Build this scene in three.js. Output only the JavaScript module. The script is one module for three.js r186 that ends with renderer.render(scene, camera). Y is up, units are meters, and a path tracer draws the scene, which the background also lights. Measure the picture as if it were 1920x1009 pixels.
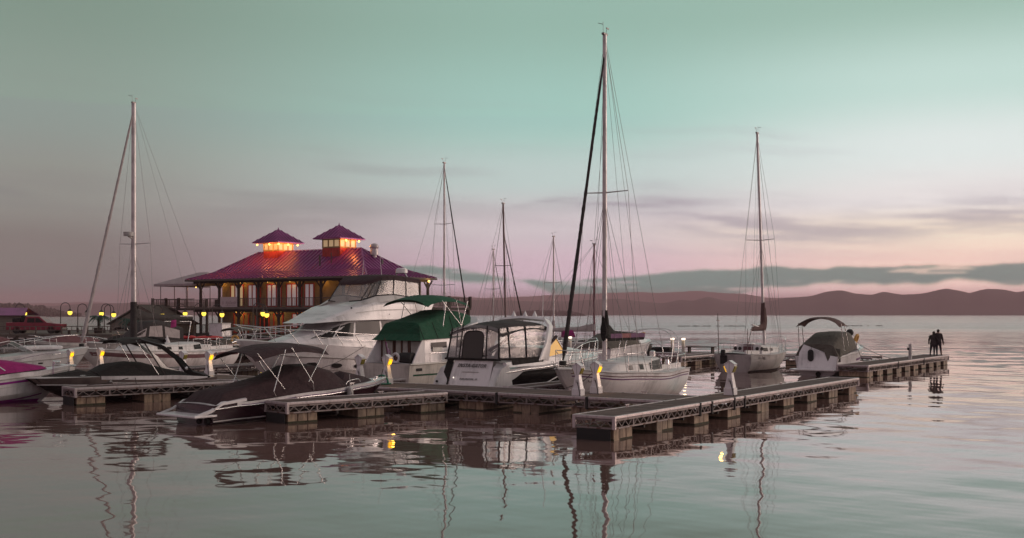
import * as THREE from 'three';
import { mergeGeometries, toCreasedNormals, mergeVertices } from 'three/addons/utils/BufferGeometryUtils.js';
import { RoundedBoxGeometry } from 'three/addons/geometries/RoundedBoxGeometry.js';
import { TextGeometry } from 'three/addons/geometries/TextGeometry.js';
import { FontLoader } from 'three/addons/loaders/FontLoader.js';
import { MarchingCubes } from 'three/addons/objects/MarchingCubes.js';

// ---------- camera, sky, sun, exposure ----------
const scene = new THREE.Scene();
const FOCAL = 2100, EYE = 3.47, HAZE = 0.00022;      // haze per metre
const camera = new THREE.PerspectiveCamera(2 * Math.atan(504.5 / FOCAL) * 180 / Math.PI, 1920 / 1009, 0.5, 40000);
camera.position.set(0, EYE, 0);
camera.lookAt(0, EYE, -100);
camera.setViewOffset(1920, 1009, 0, -84.5, 1920, 1009);   // a level view, horizon below the middle
scene.add(camera);
const renderer = new THREE.WebGLRenderer({ antialias: true });
renderer.toneMapping = THREE.LinearToneMapping;
renderer.toneMappingExposure = 1.05;
renderer.shadowMap.enabled = true;

const sun = new THREE.DirectionalLight(new THREE.Color().setRGB(1, 0.74, 0.64), 1.5);
const SUN_AZ = 78 * Math.PI / 180, SUN_EL = 9 * Math.PI / 180;
sun.position.set(Math.sin(SUN_AZ) * Math.cos(SUN_EL) * 300, Math.sin(SUN_EL) * 300, -Math.cos(SUN_AZ) * Math.cos(SUN_EL) * 300);
sun.target.position.set(0, 0, -60);
sun.position.add(sun.target.position);
sun.castShadow = true;
sun.shadow.radius = 55;
sun.shadow.mapSize.set(4096, 4096);
Object.assign(sun.shadow.camera, { left: -90, right: 90, top: 60, bottom: -60, near: 1, far: 700 });
scene.add(sun, sun.target);

function rng(seed) {
  let a = seed >>> 0;
  return () => { a = (a + 0x6D2B79F5) | 0; let t = Math.imul(a ^ (a >>> 15), 1 | a); t = (t + Math.imul(t ^ (t >>> 7), 61 | t)) ^ t; return ((t ^ (t >>> 14)) >>> 0) / 4294967296; };
}
function hash2(i, j, k) { let h = Math.imul(i, 374761393) ^ Math.imul(j, 668265263) ^ Math.imul(k, 2147483647); h = Math.imul(h ^ (h >>> 13), 1274126177); return ((h ^ (h >>> 16)) >>> 0) / 4294967296; }
function noise2(x, y, k = 1, px = 0, py = 0) {
  const i = Math.floor(x), j = Math.floor(y), u = x - i, v = y - j, U = u * u * (3 - 2 * u), V = v * v * (3 - 2 * v);
  const w = (a, p) => p ? ((a % p) + p) % p : a;
  const h = (a, b) => hash2(w(a, px), w(b, py), k);
  return (h(i, j) * (1 - U) + h(i + 1, j) * U) * (1 - V) + (h(i, j + 1) * (1 - U) + h(i + 1, j + 1) * U) * V;
}
function fbm(x, y, o = 4, k = 1) { let s = 0, a = 0.5, n = 0; for (let i = 0; i < o; i++) { s += a * noise2(x, y, k + i * 17); n += a; a *= 0.5; x *= 2.03; y *= 2.03; } return s / n; }
const smooth = (a, b, x) => { const t = Math.min(1, Math.max(0, (x - a) / (b - a))); return t * t * (3 - 2 * t); };
const lerp = (a, b, t) => a + (b - a) * t;
const lin = c => { c /= 255; return c <= 0.04045 ? c / 12.92 : Math.pow((c + 0.055) / 1.055, 2.4); };
function curve(pts, x) {           // piecewise smooth interpolation of [x, value or array]
  if (x <= pts[0][0]) return pts[0][1];
  for (let i = 1; i < pts.length; i++) if (x <= pts[i][0]) {
    const t = smooth(pts[i - 1][0], pts[i][0], x), a = pts[i - 1][1], b = pts[i][1];
    return Array.isArray(a) ? a.map((q, k) => lerp(q, b[k], t)) : lerp(a, b, t);
  }
  return pts[pts.length - 1][1];
}
function polyline(pts, x) {
  if (x <= pts[0][0]) return pts[0][1];
  for (let i = 1; i < pts.length; i++) if (x <= pts[i][0]) return lerp(pts[i - 1][1], pts[i][1], (x - pts[i - 1][0]) / (pts[i][0] - pts[i - 1][0]));
  return pts[pts.length - 1][1];
}

// dusk sky: afterglow to the right, mauve dusk opposite, thin streaks of cloud
{
  const w = 4096, h = 2048, d = new Float32Array(w * h * 4);
  const C = (...c) => c.map(lin);
  const colLeft = [[0, C(124, 107, 110)], [3, C(134, 122, 121)], [6, C(147, 144, 139)], [10, C(142, 155, 146)], [15, C(130, 147, 136)], [35, C(136, 134, 133)], [90, C(140, 137, 138)]];
  const colMid = [[0, C(186, 160, 172)], [2.4, C(205, 178, 189)], [4.5, C(206, 193, 197)], [7, C(188, 201, 198)], [10, C(162, 196, 187)], [15, C(149, 179, 167)], [35, C(142, 150, 148)], [90, C(140, 137, 138)]];
  const colRight = [[0, C(216, 178, 182)], [2.4, C(246, 208, 196)], [4, C(248, 228, 208)], [5.5, C(232, 224, 223)], [8, C(222, 228, 226)], [11, C(194, 216, 209)], [15, C(160, 187, 175)], [35, C(152, 154, 150)], [90, C(140, 137, 138)]];
  const colGlow = [[0, C(240, 196, 178)], [4, C(250, 218, 192)], [9, C(226, 216, 206)], [16, C(182, 194, 184)], [35, C(160, 156, 152)], [90, C(140, 137, 138)]];
  const colBack = [[0, C(132, 112, 120)], [5, C(170, 142, 150)], [12, C(172, 150, 156)], [22, C(156, 142, 147)], [35, C(146, 137, 141)], [90, C(140, 137, 138)]];     // pink belt opposite the afterglow, out of view, added to fill shaded faces
  const green = C(130, 146, 135), grey = C(168, 156, 166), dim = C(132, 126, 128);
  for (let j = 0; j < h; j++) {
    const el = ((j + 0.5) / h - 0.5) * 180;
    if (el < -1) { for (let i = 0; i < w; i++) { const p = (j * w + i) * 4; d[p] = 0.13; d[p + 1] = 0.115; d[p + 2] = 0.12; d[p + 3] = 1; } continue; }
    const e = Math.max(0, el), L = curve(colLeft, e), M = curve(colMid, e), R = curve(colRight, e), K = curve(colGlow, e), Bk = curve(colBack, e);
    for (let i = 0; i < w; i++) {
      let az = ((i + 0.5) / w - 0.25) * 360; if (az > 180) az -= 360;
      const a = Math.abs(az);
      const m1 = smooth(-23, 3, az) * (1 - smooth(130, 179, az)), m2 = smooth(2, 22, az) * (1 - smooth(105, 150, az)), m3 = smooth(26, 70, az) * (1 - smooth(85, 125, az));
      const c = [0, 0, 0], m0 = Math.max(smooth(45, 110, -az), smooth(120, 165, az));
      for (let k = 0; k < 3; k++) c[k] = lerp(lerp(lerp(lerp(L[k], M[k], m1), R[k], m2), K[k], m3), Bk[k], m0);
      // clouds
      if (e < 13) {
        const X = az, warp = fbm(X * 0.09, e * 0.35, 3, 5) * 3;
        // long soft streaks
        const s1 = fbm(X * 0.055 + warp * 0.2, (e + 0.05 * X) * 1.15 + warp * 0.5, 5, 11);
        const st = smooth(0.5, 0.78, s1) * smooth(1.6, 3, e) * (1 - smooth(7.5, 12, e));
        // one long wisp, rising to the right, as in the afterglow
        const mid = 4.9 - 0.055 * (X - 10) + 0.5 * Math.sin(X * 0.33) + (fbm(X * 0.2, 3.3, 3, 9) - 0.5) * 1.1;
        const wd = 0.95 * smooth(-1, 8, X) * (1 - smooth(40, 70, X)) * (0.65 + 0.7 * fbm(X * 0.25, e * 1.2, 3, 23));
        const wisp = wd > 0.01 ? Math.exp(-Math.pow((e - mid) / wd, 2)) * (0.25 + 0.9 * smooth(0.3, 0.72, fbm(X * 0.28 + 7 + warp * 0.3, e * 4.2 + X * 0.22 + warp, 5, 31))) : 0;
        const wl = Math.exp(-Math.pow((e - 5.3 - 0.3 * Math.sin(X * 0.2)) / 0.7, 2)) * smooth(-19, -13, X) * (1 - smooth(-9, -2, X)) * fbm(X * 0.2, e * 2, 4, 41) * 0.9;
        const wl2 = Math.exp(-Math.pow((e - 6.2) / 0.7, 2)) * (1 - smooth(-22, -15, X)) * smooth(-70, -40, X) * fbm(X * 0.15, e * 2, 4, 43) * 0.8;
        const lr = smooth(-14, 10, X);
        for (let k = 0; k < 3; k++) {
          c[k] = lerp(c[k], lerp(dim[k] * 0.95, grey[k], lr), Math.min(0.9, st * 0.25 + wisp * 0.62 + wl * 0.75 + wl2 * 0.6));
        }
        // the flat grey-green bank low over the hills
        const wob = (fbm(X * 0.45, 1.2, 4, 51) - 0.5) * 0.4, wob2 = (fbm(X * 0.5 + 9, 4.2, 4, 53) - 0.5) * 0.6;
        const top = polyline([[-7, 2.55], [-4, 2.45], [-1, 2.05], [2, 1.78], [6, 2.0], [10, 2.28], [16, 2.42], [40, 2.4]], X) + wob, low = polyline([[-6, 1.9], [-1, 1.6], [1.5, 1.3], [4, 0.5], [11, 0.6], [13, 1.2], [16, 1.42], [40, 1.4]], X) + wob2;
        const hole = smooth(0.6, 0.7, fbm(X * 0.25 + 3, e * 5, 4, 61));
        const g = smooth(-6.8, -5.2, X) * (1 - smooth(60, 90, X)) * smooth(0, 0.16, top - e) * smooth(-0.05, 0.22, e - low) * (1 - 0.6 * hole);
        for (let k = 0; k < 3; k++) c[k] = lerp(c[k], green[k], g * 0.93);
      }
      // the haze of the lower air lies between the camera and the sky and dims it: the sky behind is that much clearer
      const keep = Math.exp(-HAZE * Math.min(5500, 140 / Math.max(0.012, Math.sin(e * Math.PI / 180))));
      const air = [0.3, 0.185, 0.2];
      for (let k = 0; k < 3; k++) c[k] += (c[k] - air[k]) * (1 / keep - 1) * 0.85;
      const p = (j * w + i) * 4;
      d[p] = c[0]; d[p + 1] = c[1]; d[p + 2] = c[2]; d[p + 3] = 1;
    }
  }
  const sky = new THREE.DataTexture(d, w, h, THREE.RGBAFormat, THREE.FloatType);
  sky.mapping = THREE.EquirectangularReflectionMapping;
  sky.magFilter = sky.minFilter = THREE.LinearFilter;
  sky.colorSpace = THREE.LinearSRGBColorSpace;
  sky.needsUpdate = true;
  scene.background = sky;
  scene.environment = sky;
}

// ---------- textures and materials ----------
function grey(w, h, fn, srgb = true) {
  const d = new Uint8Array(w * h * 4);
  for (let j = 0; j < h; j++) for (let i = 0; i < w; i++) {
    const v = fn(i / w, j / h), p = (j * w + i) * 4, q = Array.isArray(v) ? v : [v, v, v];
    for (let k = 0; k < 3; k++) d[p + k] = Math.max(0, Math.min(255, Math.round(q[k] * 255)));
    d[p + 3] = 255;
  }
  const t = new THREE.DataTexture(d, w, h);
  t.wrapS = t.wrapT = THREE.RepeatWrapping; t.magFilter = THREE.LinearFilter; t.minFilter = THREE.LinearMipmapLinearFilter; t.generateMipmaps = true;
  if (srgb) t.colorSpace = THREE.SRGBColorSpace;
  t.needsUpdate = true;
  return t;
}
const pf = (u, v, n, o, k) => { let s = 0, a = 0.5, t = 0; for (let i = 0; i < o; i++) { s += a * noise2(u * n, v * n, k + i, n, n); t += a; a *= 0.55; n *= 2; } return s / t; };
const pf2 = (u, v, nu, nv, o, k) => { let s = 0, a = 0.5, t = 0; for (let i = 0; i < o; i++) { s += a * noise2(u * nu, v * nv, k + i, nu, nv); t += a; a *= 0.6; nu *= 2; nv *= 2; } return s / t; };
const texGrime = grey(512, 512, (u, v) => { const a = pf(u, v, 4, 6, 3), b = pf2(u, v, 24, 3, 4, 9); return 0.8 + 0.2 * smooth(0.25, 0.6, a * 0.7 + b * 0.3); });
const texWood = grey(512, 512, (u, v) => { const g = pf2(u, v, 3, 48, 4, 21), s = pf(u, v, 5, 4, 33); const k = 0.6 + 0.4 * (g * 0.6 + s * 0.4) ; return [k, k * 0.97, k * 0.93]; });
const texCloth = grey(256, 256, (u, v) => { const a = pf(u, v, 4, 5, 71), b = noise2(u * 128, v * 128, 5, 128, 128); return 0.78 + 0.16 * a + 0.06 * b; });
const texFold = grey(256, 256, (u, v) => pf2(u, v, 3, 7, 5, 81), false);
const texFloat = grey(256, 256, (u, v) => { const a = pf2(u, v, 12, 3, 5, 91), b = pf(u, v, 4, 5, 95); const k = 0.62 + 0.38 * smooth(0.2, 0.75, a * 0.5 + b * 0.5); return [k, k * (0.95 + 0.05 * b), k * (0.9 + 0.1 * a)]; });
const texRust = grey(256, 256, (u, v) => { const a = pf(u, v, 5, 5, 111), r = smooth(0.58, 0.72, a); return [0.95 - 0.3 * r, 0.95 - 0.45 * r, 0.95 - 0.52 * r]; });
function mat(rgb, roughness = 0.6, o = {}) {
  const m = new THREE.MeshPhysicalMaterial({ roughness, metalness: 0, side: THREE.DoubleSide });
  m.color.setRGB(...rgb);
  const { emissive, ...rest } = o;
  if (emissive) { m.emissive.setRGB(...emissive); m.emissiveIntensity = 1; }
  Object.assign(m, rest);
  return m;
}
const texCache = new Map();
const tx = (t, size) => { const k = t.uuid + size; if (!texCache.has(k)) { const c = t.clone(); c.repeat.set(1 / size, 1 / size); c.needsUpdate = true; texCache.set(k, c); } return texCache.get(k); };
function mt(rgb, roughness, tex, size, o = {}) { const m = mat(rgb, roughness, o); m.map = tx(tex, size); return m; }

const M = {
  gel: mt([0.8, 0.76, 0.77], 0.28, texGrime, 3.1, { clearcoat: 0.3, clearcoatRoughness: 0.2 }),
  gelWarm: mt([0.66, 0.63, 0.58], 0.33, texGrime, 2.7),
  gelGrey: mt([0.55, 0.52, 0.51], 0.4, texGrime, 2.3),
  deckWhite: mt([0.72, 0.69, 0.68], 0.55, texGrime, 1.9),
  purple: mt([0.3, 0.02, 0.26], 0.4, texGrime, 2),
  stripe: mat([0.16, 0.06, 0.17], 0.35),
  magenta: mt([0.36, 0.008, 0.17], 0.8, texCloth, 1.3, { bumpMap: tx(texFold, 1.1), bumpScale: 0.085, sheen: 0.3 }),
  maroon: mt([0.05, 0.022, 0.027], 0.85, texCloth, 1.3, { bumpMap: tx(texFold, 1.3), bumpScale: 0.085 }),
  maroonPale: mt([0.2, 0.09, 0.1], 0.85, texCloth, 1.3, { bumpMap: tx(texFold, 1.3), bumpScale: 0.085 }),
  maroonHull: mt([0.035, 0.012, 0.02], 0.18, texGrime, 2.2, { clearcoat: 0.6, clearcoatRoughness: 0.1 }),
  blackHull: mt([0.012, 0.012, 0.013], 0.2, texGrime, 2.2, { clearcoat: 0.5, clearcoatRoughness: 0.1 }),
  taupe: mt([0.16, 0.125, 0.115], 0.3, texGrime, 2.2, { clearcoat: 0.4 }),
  blackCloth: mt([0.017, 0.015, 0.014], 0.9, texCloth, 1.1, { bumpMap: tx(texFold, 1.2), bumpScale: 0.085 }),
  charcoal: mt([0.05, 0.042, 0.042], 0.85, texCloth, 1.1, { bumpMap: tx(texFold, 1.3), bumpScale: 0.085 }),
  green: mt([0.008, 0.1, 0.05], 0.85, texCloth, 1.2, { bumpMap: tx(texFold, 1.4), bumpScale: 0.085 }),
  olive: mt([0.14, 0.125, 0.105], 0.88, texCloth, 1.2, { bumpMap: tx(texFold, 1.3), bumpScale: 0.085 }),
  brownCloth: mt([0.13, 0.07, 0.065], 0.88, texCloth, 1.1, { bumpMap: tx(texFold, 0.7), bumpScale: 0.05 }),
  lilac: mt([0.22, 0.1, 0.2], 0.85, texCloth, 1, { bumpMap: tx(texFold, 0.6), bumpScale: 0.05 }),
  rose: mt([0.36, 0.14, 0.15], 0.85, texCloth, 1, { bumpMap: tx(texFold, 0.6), bumpScale: 0.05 }),
  sailPale: mt([0.55, 0.47, 0.47], 0.8, texCloth, 1.1, { bumpMap: tx(texFold, 0.7), bumpScale: 0.04 }),
  steel: mat([0.74, 0.72, 0.72], 0.22, { metalness: 0.85 }),
  mast: mt([0.62, 0.57, 0.57], 0.35, texGrime, 1.7, { metalness: 0.35 }),
  mastDark: mt([0.17, 0.11, 0.11], 0.4, texGrime, 1.7, { metalness: 0.2 }),
  mastRed: mt([0.2, 0.05, 0.08], 0.45, texGrime, 1.7),
  wire: mat([0.2, 0.17, 0.17], 0.4, { metalness: 0.6 }),
  glass: mat([0.03, 0.028, 0.028], 0.14, { ior: 1.38, specularIntensity: 0.4 }),
  pane: mat([0.86, 0.86, 0.86], 0.08, { transmission: 1, thickness: 0, ior: 1.45 }),
  vinyl: mat([0.78, 0.76, 0.76], 0.1, { transmission: 0.86, thickness: 0, bumpMap: tx(texFold, 2.4), bumpScale: 0.012 }),
  mesh: mat([0.1, 0.09, 0.085], 0.9, { transmission: 0.3, thickness: 0 }),
  rubber: mat([0.02, 0.02, 0.02], 0.8),
  darkSeam: mat([0.015, 0.013, 0.013], 0.8),
  rope: mat([0.03, 0.025, 0.025], 0.9),
  ropePale: mat([0.45, 0.4, 0.38], 0.9),
  green2: mat([0.02, 0.2, 0.12], 0.6),
  amberLamp: mat([0.6, 0.4, 0.05], 0.4, { emissive: [1.05, 0.5, 0.0] }),
  amberOff: mat([0.3, 0.24, 0.05], 0.4),
  yellowLamp: mat([0.8, 0.7, 0.3], 0.4, { emissive: [1.7, 1.15, 0.1] }),
  whiteLamp: mat([0.9, 0.85, 0.8], 0.4, { emissive: [1.3, 1.1, 0.95] }),
  bulb: mat([0.9, 0.8, 0.5], 0.4, { emissive: [3.2, 1.8, 0.4] }),
  board: mt([0.19, 0.135, 0.132], 0.85, texWood, 1.3),
  boardB: mt([0.23, 0.168, 0.163], 0.85, texWood, 1.7),
  boardC: mt([0.155, 0.112, 0.11], 0.85, texWood, 1.1),
  alu: mt([0.56, 0.48, 0.485], 0.4, texGrime, 0.9, { metalness: 0.35 }),
  aluDull: mt([0.29, 0.24, 0.235], 0.55, texRust, 0.8, { metalness: 0.25 }),
  float: mt([0.4, 0.29, 0.21], 0.6, texFloat, 0.9),
  floatB: mt([0.33, 0.25, 0.185], 0.6, texFloat, 1.1),
  algae: mt([0.055, 0.055, 0.03], 0.85, texFloat, 0.5),
  darkSteel: mat([0.03, 0.027, 0.026], 0.7),
  roof: mt([0.3, 0.06, 0.23], 0.36, texGrime, 3, { metalness: 0.35 }),
  timber: mt([0.07, 0.055, 0.05], 0.8, texWood, 1.3),
  timberPale: mt([0.2, 0.17, 0.16], 0.8, texWood, 1.3),
  siding: mt([0.34, 0.31, 0.29], 0.8, texWood, 2.2),
  sidingDark: mt([0.2, 0.18, 0.17], 0.8, texWood, 2.2),
  ochre: mt([0.34, 0.23, 0.11], 0.75, texGrime, 2),
  redTrim: mat([0.45, 0.04, 0.03], 0.55),
  redSiding: mt([0.5, 0.05, 0.04], 0.6, texGrime, 2),
  tent: mt([0.5, 0.4, 0.42], 0.8, texCloth, 2),
  lit: mat([0.3, 0.26, 0.22], 0.3, { emissive: [0.3, 0.2, 0.1] }),
  litWhite: mat([0.6, 0.58, 0.57], 0.3, { emissive: [0.13, 0.11, 0.12] }),
  amberGlowPane: mat([0.6, 0.35, 0.08], 0.12, { emissive: [0.42, 0.2, 0.03], clearcoat: 1 }),  // glows by itself to give warm light on the windshield
  redPaint: mt([0.25, 0.006, 0.03], 0.3, texGrime, 2, { clearcoat: 0.5 }),
  redPlastic: mat([0.55, 0.03, 0.03], 0.4),
  wood: mt([0.14, 0.055, 0.03], 0.5, texWood, 0.9),
  curtain: mt([0.6, 0.6, 0.55], 0.85, texCloth, 0.8),
  lead: mat([0.06, 0.05, 0.05], 0.6),
  skin: mat([0.34, 0.2, 0.15], 0.6),
  coat: mt([0.045, 0.032, 0.036], 0.9, texCloth, 0.5),
  jeans: mt([0.05, 0.04, 0.055], 0.9, texCloth, 0.5),
  hair: mat([0.02, 0.014, 0.012], 0.7),
  bark: mt([0.07, 0.055, 0.045], 0.9, texWood, 0.5),
  leaf: mt([0.025, 0.07, 0.05], 0.7, texGrime, 0.5),
  woods: mt([0.05, 0.045, 0.032], 0.95, texGrime, 9),
  hill: mt([0.06, 0.047, 0.042], 1, texGrime, 900),
  rock: mt([0.16, 0.14, 0.13], 0.95, texRust, 2),
  orangeRing: mat([0.55, 0.3, 0.08], 0.6),
};

// ---------- helpers ----------
const V = (x, y, z) => new THREE.Vector3(x, y, z);
const used = new Map();
function numbered(n) { const k = used.get(n) || 0; used.set(n, k + 1); return k ? `${n}_${String(k).padStart(3, '0')}` : n; }
function boxUV(g) {              // texture coordinates in metres, by the way each face points
  if (g.index) g = g.toNonIndexed();
  const p = g.attributes.position, n = g.attributes.normal, uv = new Float32Array(p.count * 2);
  for (let i = 0; i < p.count; i += 3) {
    let ax = 0, ay = 0, az = 0;
    for (let k = 0; k < 3; k++) { ax += n.getX(i + k); ay += n.getY(i + k); az += n.getZ(i + k); }
    ax = Math.abs(ax); ay = Math.abs(ay); az = Math.abs(az);
    for (let k = 0; k < 3; k++) {
      const x = p.getX(i + k), y = p.getY(i + k), z = p.getZ(i + k), q = (i + k) * 2;
      if (ay >= ax && ay >= az) { uv[q] = x; uv[q + 1] = z; } else if (ax > az) { uv[q] = z; uv[q + 1] = y; } else { uv[q] = x; uv[q + 1] = y; }
    }
  }
  g.setAttribute('uv', new THREE.BufferAttribute(uv, 2));
  for (const k of Object.keys(g.attributes)) if (!['position', 'normal', 'uv'].includes(k)) g.deleteAttribute(k);
  return g;
}
function mg(list) { return mergeGeometries(list.map(boxUV)); }
function geoOf(g) { return Array.isArray(g) ? (g.length === 1 ? boxUV(g[0]) : mg(g)) : boxUV(g); }
function part(parent, name, g, m, label) {
  const o = new THREE.Mesh(geoOf(g), m); o.name = name; parent.add(o);
  if (label) o.userData.label = label;
  return o;
}
function parts(parent, name, list, m) { return list.map(g => part(parent, name, g, m)); }
function thing(name, label, category, [x, y, z] = [0, 0, 0], turn = 0, group) {
  const o = new THREE.Group(); o.name = numbered(name); scene.add(o);
  o.position.set(x, y, z); o.rotation.y = turn; o.userData = { label, category };
  if (group) o.userData.group = group;
  return o;
}
function single(name, g, m, label, category, group) {
  const o = new THREE.Mesh(geoOf(g), m); o.name = numbered(name); scene.add(o); o.userData = { label, category };
  if (group) o.userData.group = group;
  return o;
}
function struct(name, g, m) { const o = new THREE.Mesh(geoOf(g), m); o.name = numbered(name); o.userData.kind = 'structure'; scene.add(o); return o; }
function stuff(o) { o.userData.kind = 'stuff'; return o; }
function copyOf(root, label, [x, y, z], turn, scale = 1) {
  const r = root.clone(); r.name = numbered(root.name.replace(/_\d{3}$/, '')); r.userData = { ...root.userData, label }; scene.add(r);
  r.position.set(x, y, z); r.rotation.y = turn; r.scale.setScalar(scale);
  return r;
}
const box = (w, h, d, x = 0, y = 0, z = 0, rx = 0, ry = 0, rz = 0) => new THREE.BoxGeometry(w, h, d).applyMatrix4(new THREE.Matrix4().compose(V(x, y, z), new THREE.Quaternion().setFromEuler(new THREE.Euler(rx, ry, rz)), V(1, 1, 1)));
const rbox = (w, h, d, x = 0, y = 0, z = 0, r = 0.02, ry = 0, seg = 1) => new RoundedBoxGeometry(w, h, d, seg, Math.min(r, w / 2.1, h / 2.1, d / 2.1)).rotateY(ry).translate(x, y, z);
function frame(p, q) {           // matrix that carries y onto q - p
  const d = q.clone().sub(p), l = d.length();
  return [new THREE.Matrix4().compose(p.clone().add(q).multiplyScalar(0.5), new THREE.Quaternion().setFromUnitVectors(V(0, 1, 0), d.normalize()), V(1, 1, 1)), l];
}
const arr = p => p.isVector3 ? p : V(...p);
function bar(p, q, r, r2 = r, seg = 6) { const [m, l] = frame(arr(p), arr(q)); return new THREE.CylinderGeometry(r2, r, l, seg).applyMatrix4(m); }
function beam(p, q, w, h) {      // square timber from p to q, h upright
  p = arr(p); q = arr(q);
  const d = q.clone().sub(p), l = d.length(); d.normalize();
  let side = V(0, 1, 0).cross(d); if (side.lengthSq() < 1e-4) side = V(1, 0, 0); side.normalize();
  const up = d.clone().cross(side);
  const m = new THREE.Matrix4().makeBasis(side, up, d).setPosition(p.clone().add(q).multiplyScalar(0.5));
  return new THREE.BoxGeometry(w, h, l).applyMatrix4(m);
}
function tube(pts, r, seg = 0, rad = 6, tension = 0.5) {
  const c = new THREE.CatmullRomCurve3(pts.map(arr), false, 'catmullrom', tension);
  return new THREE.TubeGeometry(c, seg || (pts.length - 1) * 5, r, rad, false);
}
function bent(pts, r, rad = 6) { // straight pieces with ball joints
  const out = [];
  for (let i = 1; i < pts.length; i++) out.push(bar(pts[i - 1], pts[i], r, r, rad));
  for (let i = 1; i < pts.length - 1; i++) out.push(new THREE.SphereGeometry(r, 6, 4).translate(...arr(pts[i]).toArray()));
  return mg(out);
}
function quads(rows, crease = 0.7, closed = false, caps = false) {   // rows of points joined to a surface
  const pos = [], idx = [], m = rows[0].length;
  rows.forEach(r => r.forEach(p => pos.push(p.x ?? p[0], p.y ?? p[1], p.z ?? p[2])));
  for (let i = 0; i + 1 < rows.length; i++) for (let j = 0; j < (closed ? m : m - 1); j++) {
    const a = i * m + j, b = i * m + (j + 1) % m, c = a + m, e = b + m;
    idx.push(a, c, b, b, c, e);
  }
  if (caps) for (const i of [0, rows.length - 1]) {
    const k = pos.length / 3; let x = 0, y = 0, z = 0;
    rows[i].forEach(p => { x += p.x ?? p[0]; y += p.y ?? p[1]; z += p.z ?? p[2]; });
    pos.push(x / m, y / m, z / m);
    for (let j = 0; j < m; j++) { const a = i * m + j, b = i * m + (j + 1) % m; i ? idx.push(k, b, a) : idx.push(k, a, b); }
  }
  const g = new THREE.BufferGeometry();
  g.setAttribute('position', new THREE.Float32BufferAttribute(pos, 3)); g.setIndex(idx); g.computeVertexNormals();
  g.setAttribute('uv', new THREE.Float32BufferAttribute(new Float32Array(pos.length / 3 * 2), 2));
  return toCreasedNormals(g, crease);
}
function slab(rows, t, crease = 0.7) {      // a sheet with thickness t (metres, downwards)
  const m = rows.length, low = rows.map(r => r.map(p => V(p.x, p.y - t, p.z)));
  const rim = [];
  for (let j = 0; j < rows[0].length; j++) rim.push([rows[0][j], low[0][j]]);
  for (let i = 1; i < m; i++) rim.push([rows[i].at(-1), low[i].at(-1)]);
  for (let j = rows[0].length - 2; j >= 0; j--) rim.push([rows[m - 1][j], low[m - 1][j]]);
  for (let i = m - 2; i >= 0; i--) rim.push([rows[i][0], low[i][0]]);
  return mg([quads(rows, crease), quads(low, crease), quads(rim, crease)]);
}
const font = await new FontLoader().loadAsync('fonts/droid/droid_sans_bold.typeface.json');
const fontSerif = await new FontLoader().loadAsync('fonts/droid/droid_serif_bold.typeface.json');
function text(s, size, f = font, slant = 0) {
  const g = new TextGeometry(s, { font: f, size, depth: 0.004, curveSegments: 2 });
  g.computeBoundingBox(); g.translate(-(g.boundingBox.max.x + g.boundingBox.min.x) / 2, 0, 0);
  if (slant) g.applyMatrix4(new THREE.Matrix4().set(1, slant, 0, 0, 0, 1, 0, 0, 0, 0, 1, 0, 0, 0, 0, 1));
  return g;
}
function lampLight(parent, x, y, z, color, cd, radius = 0.08, far = 0) {
  const l = new THREE.PointLight(new THREE.Color().setRGB(...color), cd, far, 2);
  l.position.set(x, y, z); l.castShadow = true; l.shadow.radius = radius / 0.02; l.name = 'lamp_light';
  parent.add(l);
}

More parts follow.
